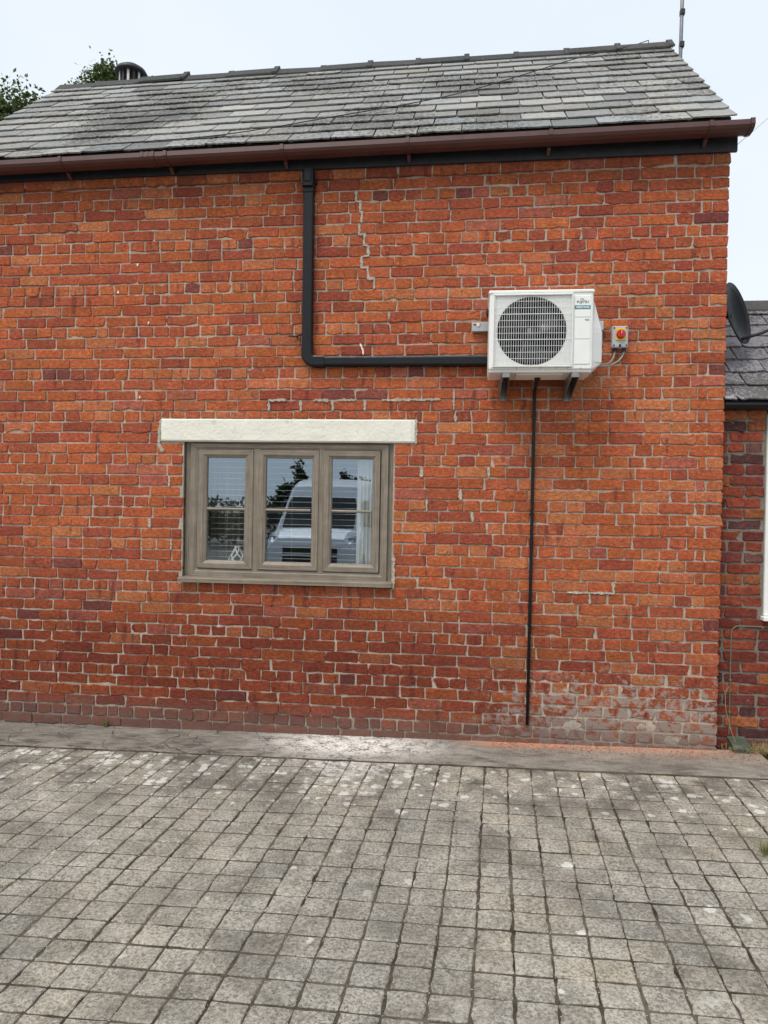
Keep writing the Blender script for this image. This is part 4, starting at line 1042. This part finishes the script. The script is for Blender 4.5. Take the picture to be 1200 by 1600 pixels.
# refrigerant trunking
trk = thing('pipe_trunking', (-1.165, -.03, 2.68), 'black plastic pipe trunking running down and across to the white unit', 'trunking')
def chan(w, d, b=.012): return [(-w / 2, 0), (-w / 2, -d + b), (-w / 2 + b * .35, -d + b * .3), (-w / 2 + b, -d), (w / 2 - b, -d), (w / 2 - b * .35, -d + b * .3), (w / 2, -d + b), (w / 2, 0)]
m = MB(); m.extrude(chan(.074, .060), (-1.160, .003, 2.73), (-1.166, .003, 3.90), (1, 0, 0), (0, 1, 0)); m.build('vertical_cover', m_pvc_black, trk)
m = MB(); m.extrude(chan(.068, .060), (-1.115, .003, 2.684), (.118, .003, 2.682), (0, 0, -1), (0, 1, 0)); m.build('horizontal_cover', m_pvc_black, trk)
m = MB()
elb = []
cxe, cze, Ro, Ri = -1.103, 2.738, .098, .014
sec = chan(1.0, 1.0, .2); N = 10; vs = []
path = [(-1.160, 2.80)] + [(cxe + .056 * cos(radians(180 + 90 * i / 8)), cze + .054 * sin(radians(180 + 90 * i / 8))) for i in range(9)] + [(-1.03, 2.684)]
dirs = [180] + [180 + 90 * i / 8 for i in range(9)] + [270]
for (px_, pz_), dg_ in zip(path, dirs):
    a = radians(dg_)
    for s_, d_ in chan(.080, .065): vs.append((px_ - s_ * cos(a), .003 + d_, pz_ - s_ * sin(a)))
k8 = 8; m.add(vs, [(i * k8 + k, i * k8 + k + 1, (i + 1) * k8 + k + 1, (i + 1) * k8 + k) for i in range(len(path) - 1) for k in range(k8 - 1)] + [tuple(range(k8)), tuple(range(len(vs) - k8, len(vs)))[::-1]]); m.build('elbow', m_pvc_black, trk)
m = MB(); m.extrude(chan(.082, .066), (-1.166, .003, 3.885), (-1.166, .003, 3.93), (1, 0, 0), (0, 1, 0)); m.build('joiner', m_pvc_black, trk)
m = MB(); m.extrude(chan(.086, .085, .02), (-1.166, -.0, 3.92), (-1.166, -.0, 4.035), (1, 0, 0), (0, 1, 0)); m.box(-1.193, -1.139, -.092, -.080, 3.945, 4.025, .005); m.build('inlet_cap', m_pvc_black, trk)
m = MB(); m.box(-1.128, -1.112, -.03, .0, 3.955, 3.985, .003); m.build('clip', m_pvc_black, trk)

# condensate pipe
dp = thing('drain_pipe', (.445, -.016, .156), 'thin black condensate pipe dropping from the white unit to the ground', 'pipe')
m = MB(); pts = bez((.447, -.22, 2.545), (.447, -.22, 2.46), (.45, -.02, 2.53), (.449, -.018, 2.44), 14) + [(.449, -.017, 2.2), (.4475, -.017, 1.2), (.444, -.017, .156)]
m.tube(pts, .0112, 10); m.tube([(.447, -.22, 2.56), (.447, -.22, 2.515)], .020, 10); m.build('pipe', m_pvc_black, dp, smooth=True)
for zz in (2.30, 1.62, .98, .42):
    m = MB(); m.lathe([(.0145, -.006), (.0145, .006)], (.4478, -.016, zz), n=10); m.box(.433, .463, -.013, .003, zz - .007, zz + .007, .001); m.build('clip', m_pvc_black, dp)
for zz in (1.42,):
    m = MB(); m.lathe([(.0135, -.03), (.0135, .03)], (.4474, -.017, zz), n=10); m.build('coupling', m_pvc_black, dp)
cs = MB(); cs.tube([(-1.300, -.020, 2.869), (-1.27, -.022, 2.868), (-1.245, -.020, 2.866), (-1.222, -.016, 2.876), (-1.203, -.010, 2.880)], .0052, 6); cs.box(-1.246, -1.234, -.020, .002, 2.861, 2.875, .002)
tag(cs.build('cable_stub', m_dark), 'short dark cable stub clipped to the brick beside the vertical trunking', 'cable')

# satellite dish
dish = thing('satellite_dish', (1.75, .42, 2.86), 'dark grey satellite dish on the house corner above annex roof', 'satellite dish')
ctr = Vector((1.874, .30, 3.074)); dn = Vector((.72, -.64, .22)).normalized()
u = Vector((0, 0, 1)) - dn * dn.z; u.normalize(); u.rotate(Matrix.Rotation(radians(-6), 3, dn)); v = u.cross(dn)
m = MB(); vs = []; NRg, NA = 7, 32
for i in range(NRg + 1):
    rr_ = i / NRg
    for k in range(NA):
        a = 2 * pi * k / NA; vs.append(ctr + u * .228 * rr_ * sin(a) + v * .185 * rr_ * cos(a) + dn * (.055 * rr_ ** 2 - .04))
m.add(vs, [(i * NA + k, i * NA + (k + 1) % NA, (i + 1) * NA + (k + 1) % NA, (i + 1) * NA + k) for i in range(NRg) for k in range(NA)])
d_ = m.build('reflector', m_dish, dish, smooth=True); md = d_.modifiers.new('thickness', 'SOLIDIFY'); md.thickness = .006
m = MB(); m.tube([ctr + u * .228 * sin(2 * pi * k / 32) + v * .185 * cos(2 * pi * k / 32) + dn * .015 for k in range(33)], .006, 6); m.build('rim', m_dark, dish, smooth=True)
bot = ctr - u * .20; tip = Vector((2.14, .20, 2.965))
m = MB(); m.tube([bot, bot.lerp(tip, .5) + Vector((0, 0, -.006)), tip], .011, 8); m.build('arm', m_dark, dish, smooth=True)
m = MB(); m.lathe([(.018, -.03), (.024, 0), (.026, .035), (.02, .05)], tip + Vector((0, 0, .03)), axis=(-.8, .3, .35), n=14); m.build('receiver', m_white, dish, smooth=True)
m = MB(); m.tube([(1.70, .42, 3.06), (1.80, .40, 3.06), ctr - dn * .05], .014, 8); m.box(1.708, 1.722, .37, .47, 2.98, 3.14, .003); m.build('mount', m_dark, dish)
m = MB(); m.tube(bez(tip + Vector((-.05, 0, -.01)), (2.08, .22, 2.90), (2.12, .25, 2.82), (2.2, .30, 2.80)), .0035, 6); m.build('cable', m_dark, dish)

# aerial pole, flue, wires
pole = thing('aerial_pole', (1.80, 1.9, 5.2), 'grey aerial pole rising behind the right roof verge', 'pole')
m = MB(); m.tube([(1.89, 1.9, 4.2), (1.895, 1.9, 5.9), (1.912, 1.9, 7.6)], .017, 10); m.build('mast', m_pole, pole, smooth=True)
for zz in (5.98, 6.28):
    m = MB(); m.box(1.882, 1.924, 1.875, 1.925, zz, zz + .055, .006); m.build('clamp', m_dark, pole)
m = MB(); m.tube([(1.70, 1.9, 5.0), (1.89, 1.9, 5.0)], .015, 8); m.tube([(1.70, 1.9, 5.4), (1.89, 1.9, 5.4)], .015, 8); m.build('wall_fixing', m_galv, pole)
fl = thing('flue_cowl', (-3.62, 2.2, 5.0), 'round vented flue cowl showing above the roof ridge', 'flue')
fcx, fcz = -3.640, 6.150
m = MB(); m.lathe([(.09, -1.3), (.09, -.06)], (fcx, 2.2, fcz), n=20); m.build('pipe', m_galv, fl, smooth=True)
m = MB(); m.lathe([(.165, -.005), (.170, .012), (.150, .045), (.09, .085), (.02, .10)], (fcx, 2.2, fcz + .045), n=24); m.build('cap', m_dark, fl, smooth=True)
for k in range(14):
    a = 2 * pi * k / 14; m = MB(); m.box(-.012, .012, -.004, .004, -.10, .05); m.v = [(fcx + .125 * cos(a) + x_ * -sin(a) + y_ * cos(a), 2.2 + .125 * sin(a) + x_ * cos(a) + y_ * sin(a), fcz + z_) for x_, y_, z_ in m.v]; m.build('slat', m_galv if k % 2 else m_dark, fl)
m = MB(); m.lathe([(.12, -.12), (.135, -.10), (.135, -.09)], (fcx, 2.2, fcz), n=20); m.build('base_ring', m_dark, fl)
rc = MB(); pts = []
for (x, s) in ((-4.0, -.03), (-3.374, .0), (-2.6, .05), (-1.794, .12), (-1.0, .45), (-.207, .84), (.4, 1.40), (.857, 1.86), (1.4, 2.25)):
    pts.append(Vector(roofp(x, s, .042)))
cat = []
for i in range(len(pts) - 1):
    p0, p1, p2, p3 = pts[max(i - 1, 0)], pts[i], pts[i + 1], pts[min(i + 2, len(pts) - 1)]
    for t in [j / 5 for j in range(5)]: cat.append(.5 * ((2 * p1) + (p2 - p0) * t + (2 * p0 - 5 * p1 + 4 * p2 - p3) * t * t + (3 * p1 - p0 - 3 * p2 + p3) * t ** 3))
cat.append(pts[-1]); rc.tube(cat + [pts[-1] + Vector((.15, .15, .13)), pts[-1] + Vector((.25, .5, .1))], .0038, 6)
tag(rc.build('roof_cable', m_dark, smooth=True), 'thin black cable lying diagonally across the slate roof', 'cable')
ow = MB(); ow.tube(bez((1.742, -.04, 4.11), (2.1, -.02, 4.42), (2.8, 0, 5.1), (4.6, .1, 6.9)), .0018, 5)
tag(ow.build('overhead_wire', m_wire), 'fine overhead wire leaving the eaves corner towards the sky', 'wire')

# thin cable and green box on the annex
ec = MB(); ec.tube([(1.822, AY - .006, .13), (1.822, AY - .009, .80)] + [(1.822 + .05 - .05 * cos(radians(a)), AY - .009, .83 + .05 * sin(radians(a))) for a in (20, 45, 70, 90)] + [(2.3, AY - .009, .876)], .0042, 6)
for zz in (.28, .50): ec.box(1.814, 1.830, AY - .014, AY + .002, zz, zz + .01)
ec.box(1.895, 1.905, AY - .016, AY + .002, .872, .884); ec.box(2.02, 2.03, AY - .016, AY + .002, .868, .880)
m_gcab = simple('green_grey_cable', (0.16, 0.17, 0.10), .6)
tag(ec.build('wall_cable', m_gcab), 'thin green grey cable bent at a right angle on annex wall', 'cable')
gb_ = thing('green_box', (1.87, .0, .03), 'small green plastic box on the ground by the annex wall', 'box')
m = MB(); m.extrude([(-.065, 0), (-.065, .045), (.06, .085), (.06, 0)], (1.815, .03, .028), (1.915, .03, .030), (0, 1, 0), (0, 0, 1)); m.build('body', m_green, gb_)
m = MB(); m.extrude([(-.072, .043), (-.072, .052), (.062, .095), (.062, .086)], (1.808, .03, .024), (1.922, .03, .026), (0, 1, 0), (0, 0, 1)); m.build('lid', m_green, gb_)

# ------------------------------------------------------------------ plants
def tuft(mb, c, n, h, spread, r, lean=.5, w=.004):
    for _ in range(n):
        a = r.uniform(0, 2 * pi); l = h * r.uniform(.45, 1); d = r.uniform(0, spread); x, y = c[0] + d * cos(a), c[1] + d * sin(a)
        k = r.uniform(.1, lean) * l; a2 = a + r.gauss(0, .5); px, py = -sin(a2) * w * .5, cos(a2) * w * .5; g_ = r.random(); mb.col = (g_, g_, g_ * .99)
        p = [(x, y, c[2]), (x + k * .3 * cos(a2), y + k * .3 * sin(a2), c[2] + l * .55), (x + k * cos(a2), y + k * sin(a2), c[2] + l * (1 - lean * .35))]
        mb.add([(p[0][0] - px, p[0][1] - py, p[0][2]), (p[0][0] + px, p[0][1] + py, p[0][2]), (p[1][0] + px * .8, p[1][1] + py * .8, p[1][2]), (p[1][0] - px * .8, p[1][1] - py * .8, p[1][2]), p[2]], [(0, 1, 2, 3), (3, 2, 4)])
rg = random.Random(12)
m = MB(); tuft(m, (-2.645, -.015, gz(-2.6) + .01), 34, .075, .022, rg); tag(m.build('weed', m_grass), 'small green grass tuft at the foot of the brick wall', 'weed')
m = MB(); tuft(m, (1.475, -1.47, gz(1.45)), 90, .085, .05, rg, .9); tag(m.build('weed', m_grass), 'green yellow weed clump on paving at the right picture edge', 'weed')
m = MB()
for k in range(9): tuft(m, (-2.02 + .012 * k + rg.gauss(0, .004), -2.21 + .012 * k, gz(-2) - .004), 14, .018, .012, rg, .9, .004)
tag(m.build('moss', m_grass), 'bright green moss in a paving joint at lower left', 'moss')
m = MB()
for k in range(26): tuft(m, (2.02 + rg.gauss(0, .09), .03 + rg.uniform(-.05, .03), .03), 16, .12, .05, rg, 1.6, .0035)
tag(m.build('dry_grass', m_straw), 'heap of dry straw coloured grass at the annex foot', 'grass')
m = MB(); m.tube([(1.835, .03, .10), (1.80, .03, .22), (1.775, .04, .33), (1.775, .05, .42), (1.80, .06, .47)], .0022, 4); m.tube([(1.775, .05, .42), (1.79, .05, .50)], .0014, 4); m.tube([(1.84, .02, .10), (1.80, .03, .20)], .0018, 4); m.tube([(1.777, .05, .40), (1.760, .05, .47), (1.765, .05, .52)], .0012, 4); m.col = (.5, .5, .49)
m.c = [(.6, .6, .59)] * len(m.v); tag(m.build('dead_stem', m_straw), 'dry twisted plant stem standing in the corner by the green box', 'plant')

# grit and crumbs on apron and paving joints
gr = MB(); rg = random.Random(44)
def pebble(mb, x, y, z, s, r):
    vs = []
    for dx, dy, dz in ((1, 0, 0), (0, 1, 0), (-1, 0, 0), (0, -1, 0), (0, 0, 1), (0, 0, -1)):
        k = s * r.uniform(.55, 1.1); vs.append((x + dx * k, y + dy * k, z + dz * k * .65))
    mb.add(vs, [(0, 1, 4), (1, 2, 4), (2, 3, 4), (3, 0, 4), (1, 0, 5), (2, 1, 5), (3, 2, 5), (0, 3, 5)])
for _ in range(5200):
    q = rg.random()
    if q < .30: x, y, s = rg.uniform(.2, 1.95), -abs(rg.gauss(.02, .12)) - .02, rg.uniform(.0015, .006)
    elif q < .42: x, y, s = rg.gauss(-.8, .35), -abs(rg.gauss(.18, .12)) - .02, rg.uniform(.001, .004)
    elif q < .85:
        a, b = rg.randrange(-26, 14), rg.uniform(0, 20); x, y = ppos(a + rg.gauss(0, .03), b); s = rg.uniform(.0014, .0046)
    else: x, y, s = rg.uniform(-3.2, 1.9), rg.uniform(-2.95, -.5), rg.uniform(.001, .0035)
    if not -4.9 < x < 2.2: continue
    v = rg.choice((.12, .2, .3, .42)) * rg.uniform(.8, 1.2); gr.col = (v, v * .93, v * .84)
    if q < .30 and rg.random() < .5: gr.col = (.42 * rg.uniform(.6, 1.1), .13, .06)
    pebble(gr, x, y, gz(x) + (.012 * (1 + y / .45) if y > -.45 else -.001) + s * .4, s, rg)
t = NT('grit'); m_grit = t.bsdf(t.n('Attribute', attribute_name='col').outputs['Color'], .9)
tag(gr.build('gravel', m_grit, origin=(0, 0, 0)), 'grit and crumbs scattered over the apron and paving joints', kind='stuff')

# trees: tapered trunk, limbs, leafy crown
def leaf(mb, p, s, r):
    d = Vector((r.gauss(0, 1), r.gauss(0, 1), r.gauss(0, .7))).normalized(); n_ = d.orthogonal().normalized(); n_.rotate(Matrix.Rotation(r.uniform(0, 6.28), 3, d)); b = d.cross(n_)
    g_ = min(1, max(0, r.gauss(.45, .25))); mb.col = (g_, g_, g_ * .99)
    mb.add([p, p + d * s * .5 + b * s * .28, p + d * s, p + d * s * .5 - b * s * .28 + n_ * s * .08], [(0, 1, 2, 3)])
def tree(name, base, height, crown_c, crown_r, label, seed, nl=5200, ls=.13, mat=None, clumps=46, gappy=.35):
    r = random.Random(seed); root = thing(name, base, label, 'tree', 'trees')
    tr = MB(); cr = MB(); top = Vector(crown_c); b = Vector(base)
    pts = [b.lerp(top, t) + Vector((.12 * sin(t * 5 + seed), .1 * cos(t * 4), 0)) for t in (0, .25, .5, .75, 1)]
    tr.tube(pts, [height * .022, height * .018, height * .014, height * .010, height * .005], 8)
    cs = []
    for k in range(clumps):
        while True:
            v_ = Vector((r.uniform(-1, 1), r.uniform(-1, 1), r.uniform(-1, 1)))
            if .25 < v_.length < 1: break
        c = top + Vector((v_.x * crown_r[0], v_.y * crown_r[1], v_.z * crown_r[2])); cs.append((c, r.uniform(.16, .34)))
        s_ = pts[r.choice((2, 3, 3, 4))]
        if k % 2 == 0: tr.tube([s_, s_.lerp(c, .5) + Vector((0, 0, .15)), c], [height * .006, height * .004, height * .0015], 5)
    R_ = min(crown_r)
    for _ in range(nl):
        c, cr_ = r.choice(cs); p = c + Vector((r.gauss(0, 1), r.gauss(0, 1), r.gauss(0, .8))) * cr_ * R_ * .55
        leaf(cr, p, ls * r.uniform(.6, 1.2), r)
    for k in range(14):                       # loose sprays over the outline
        c, _r = r.choice(cs); 
        d = (c - top).normalized() * R_ * r.uniform(.2, .45) + Vector((0, 0, R_ * .2)); e = c + d
        tr.tube([c, c + d * .6 + Vector((0, 0, .03)), e], [.014, .009, .003], 4)
        for i in range(40): leaf(cr, c.lerp(e, r.uniform(.3, 1.05)) + Vector((r.gauss(0, .09), r.gauss(0, .09), r.gauss(0, .09))), ls * r.uniform(.5, 1), r)
    tr.build('trunk', m_bark, root, smooth=True); cr.build('crown', mat or m_leaf, root)
    return root
t1 = tree('broadleaf_tree', (-12.2, 12.4, 0), 12, (-12.05, 12.3, 10.5), (2.0, 1.7, 1.6), 'leafy green tree at the left picture edge behind roof', 3, nl=26000, ls=.13, clumps=120)
t2 = tree('broadleaf_tree', (-9.3, 12.3, 0), 12, (-8.95, 12.2, 11.35), (1.05, 1.0, 1.1), 'tree top peeking over ridge beside the flue cowl', 6, nl=13000, ls=.12, clumps=75)

# ------------------------------------------------------------------ behind the camera: what the panes mirror
for i, (x, y, h, rx, sd) in enumerate(((-5.65, -19.0, 2.65, .85, 21), (-9.6, -23.0, 1.25, 1.6, 22), (-4.35, -22.5, 2.75, 1.0, 23), (-13.0, -24.0, 1.2, 1.8, 24), (-1.4, -21.0, 2.4, 1.7, 25))):
    tree('hedgerow_tree', (x, y, 0), h, (x, y, h * .62), (rx, 1.0, h * .40), ('bushy dark tree mirrored in middle pane left of van roof', 'low hedge tree mirrored at the foot of the sky in left pane', 'dark tree mirrored above the van roof in right pane', 'low hedge tree mirrored at the far end of left pane', 'low bushy tree in the hedgerow behind the van')[i], sd, nl=2600, ls=.22, mat=m_leaf_far, clumps=30)
hm = MB(); rh = random.Random(2)
for _ in range(7000):
    x = rh.uniform(-22, 8); leaf(hm, Vector((x, -25.5 + rh.gauss(0, .5), rh.uniform(0, 1.85 + .2 * nz(x, 3)))), .26, rh)
tag(hm.build('hedge', m_leaf_far), 'long dark hedge across the yard mirrored in the panes', 'hedge')

van = thing('delivery_van', (-3.25, -12.0, gz(-3.25)), 'white high roofed delivery van mirrored in the window panes', 'van')
vx, vy, vz = -3.25, -9.45, gz(-3.25)
# side profile (distance back from the front bumper, height), front part with sloping screen
def vp(xn, d, h): return (vx + xn, vy - d, vz + h)
secs = []   # cross sections along the length: (d, half width bottom, half width top, z bottom, z belt, z top)
for d, wb, wt, z0, zb, zt in ((0.0, .80, .74, .42, .70, .86), (.06, .92, .80, .30, .74, 1.00), (.35, .985, .84, .28, .95, 1.13), (.80, 1.0, .90, .28, 1.00, 1.20), (.95, 1.0, .90, .28, 1.05, 1.32), (1.28, 1.0, .87, .28, 1.10, 1.72), (1.42, 1.0, .85, .28, 1.12, 1.88), (1.62, 1.0, .81, .28, 1.15, 2.13), (1.95, 1.0, .80, .28, 1.2, 2.27), (2.6, 1.0, .84, .28, 1.2, 2.33), (5.3, 1.0, .86, .28, 1.2, 2.33), (5.5, .98, .82, .32, 1.2, 2.27)):
    ring = [(-wb * .96, z0), (wb * .96, z0), (wb, z0 + .12), (wb, zb), (lerp(wb, wt, .55), lerp(zb, zt, .62)), (wt, zt - .10), (wt - .10, zt - .012), (wt * .4, zt), (-wt * .4, zt), (-wt + .10, zt - .012), (-wt, zt - .10), (-lerp(wb, wt, .55), lerp(zb, zt, .62)), (-wb, zb), (-wb, z0 + .12)]
    secs.append([vp(a, d, b) for a, b in ring])
m = MB(); n = len(secs[0]); m.add([p for s_ in secs for p in s_], [(i * n + k, (i + 1) * n + k, (i + 1) * n + (k + 1) % n, i * n + (k + 1) % n) for i in range(len(secs) - 1) for k in range(n)] + [tuple(range(n)), tuple(range((len(secs) - 1) * n, len(secs) * n))[::-1]])
m.build('body', m_van, van)
m = MB(); ws = []
for d, h, hw in ((.78, 1.215, .80), (.94, 1.345, .80), (1.27, 1.745, .775), (1.385, 1.875, .72)):
    ws += [vp(-hw, d, h), vp(hw, d, h)]
ws += [(p[0], p[1] - .05, p[2] - .03) for p in ws]
m.add(ws, [(1, 0, 2, 3), (3, 2, 4, 5), (5, 4, 6, 7), (0, 1, 9, 8), (7, 6, 14, 15), (0, 8, 10, 2), (2, 10, 12, 4), (4, 12, 14, 6), (1, 3, 11, 9), (3, 5, 13, 11), (5, 7, 15, 13)]); m.build('windscreen', m_vglass, van)
m = MB(); m.box(vx - .60, vx + .60, vy - .12, vy + .012, vz + .47, vz + .82, .03); m.build('grille', m_rubber, van)
m = MB(); m.box(vx - .62, vx + .62, vy - .02, vy + .02, vz + .62, vz + .66, .006); m.build('grille_bar', m_van, van)
for s_ in (-1, 1):
    m = MB(); m.add([vp(s_ * .62, .01, .80), vp(s_ * .90, .10, .78), vp(s_ * .95, .30, 1.06), vp(s_ * .80, .20, 1.03), vp(s_ * .62, .20, .80), vp(s_ * .90, .32, .78), vp(s_ * .93, .42, 1.04), vp(s_ * .80, .42, 1.02)], [(0, 1, 2, 3), (4, 7, 6, 5), (0, 3, 7, 4), (1, 5, 6, 2), (3, 2, 6, 7), (0, 4, 5, 1)]); m.build('headlight', m_lamp, van)
    m = MB(); m.box(vx + s_ * 1.12 - .10, vx + s_ * 1.12 + .10, vy - 1.20, vy - 1.08, vz + 1.22, vz + 1.55, .03); m.box(vx + s_ * 1.0 - .06, vx + s_ * 1.0 + .06, vy - 1.17, vy - 1.11, vz + 1.25, vz + 1.31, .01); m.build('mirror', m_rubber, van)
    m = MB(); m.add([vp(s_ * 1.004, 1.1, 1.22), vp(s_ * 1.004, 2.0, 1.25), vp(s_ * .945, 2.0, 1.82), vp(s_ * .935, 1.42, 1.82), vp(s_ * .98, 1.1, 1.22), vp(s_ * .98, 2.0, 1.25), vp(s_ * .92, 2.0, 1.82), vp(s_ * .91, 1.42, 1.82)], [(0, 1, 2, 3), (7, 6, 5, 4), (0, 4, 5, 1), (1, 5, 6, 2), (2, 6, 7, 3), (3, 7, 4, 0)]); m.build('side_window', m_vglass, van)
    for d in (.95, 4.4):
        m = MB(); m.lathe([(.20, -.11), (.30, -.11), (.34, -.07), (.34, .07), (.30, .11), (.20, .11)], vp(s_ * .90, d, .34), axis=(1, 0, 0), n=24); wh = m.build('wheel', m_rubber, van)
        m = MB(); m.lathe([(.20, -.10), (.20, .10)], vp(s_ * .90, d, .34), axis=(1, 0, 0), n=18); m.build('rim', m_galv, wh)
m = MB(); m.box(vx - .26, vx + .26, vy - .02, vy + .02, vz + .36, vz + .46, .004); m.build('number_plate', m_white, van)
m = MB(); m.box(vx - .96, vx + .96, vy - .30, vy - .03, vz + .26, vz + .40, .04); m.build('bumper', m_rubber, van)
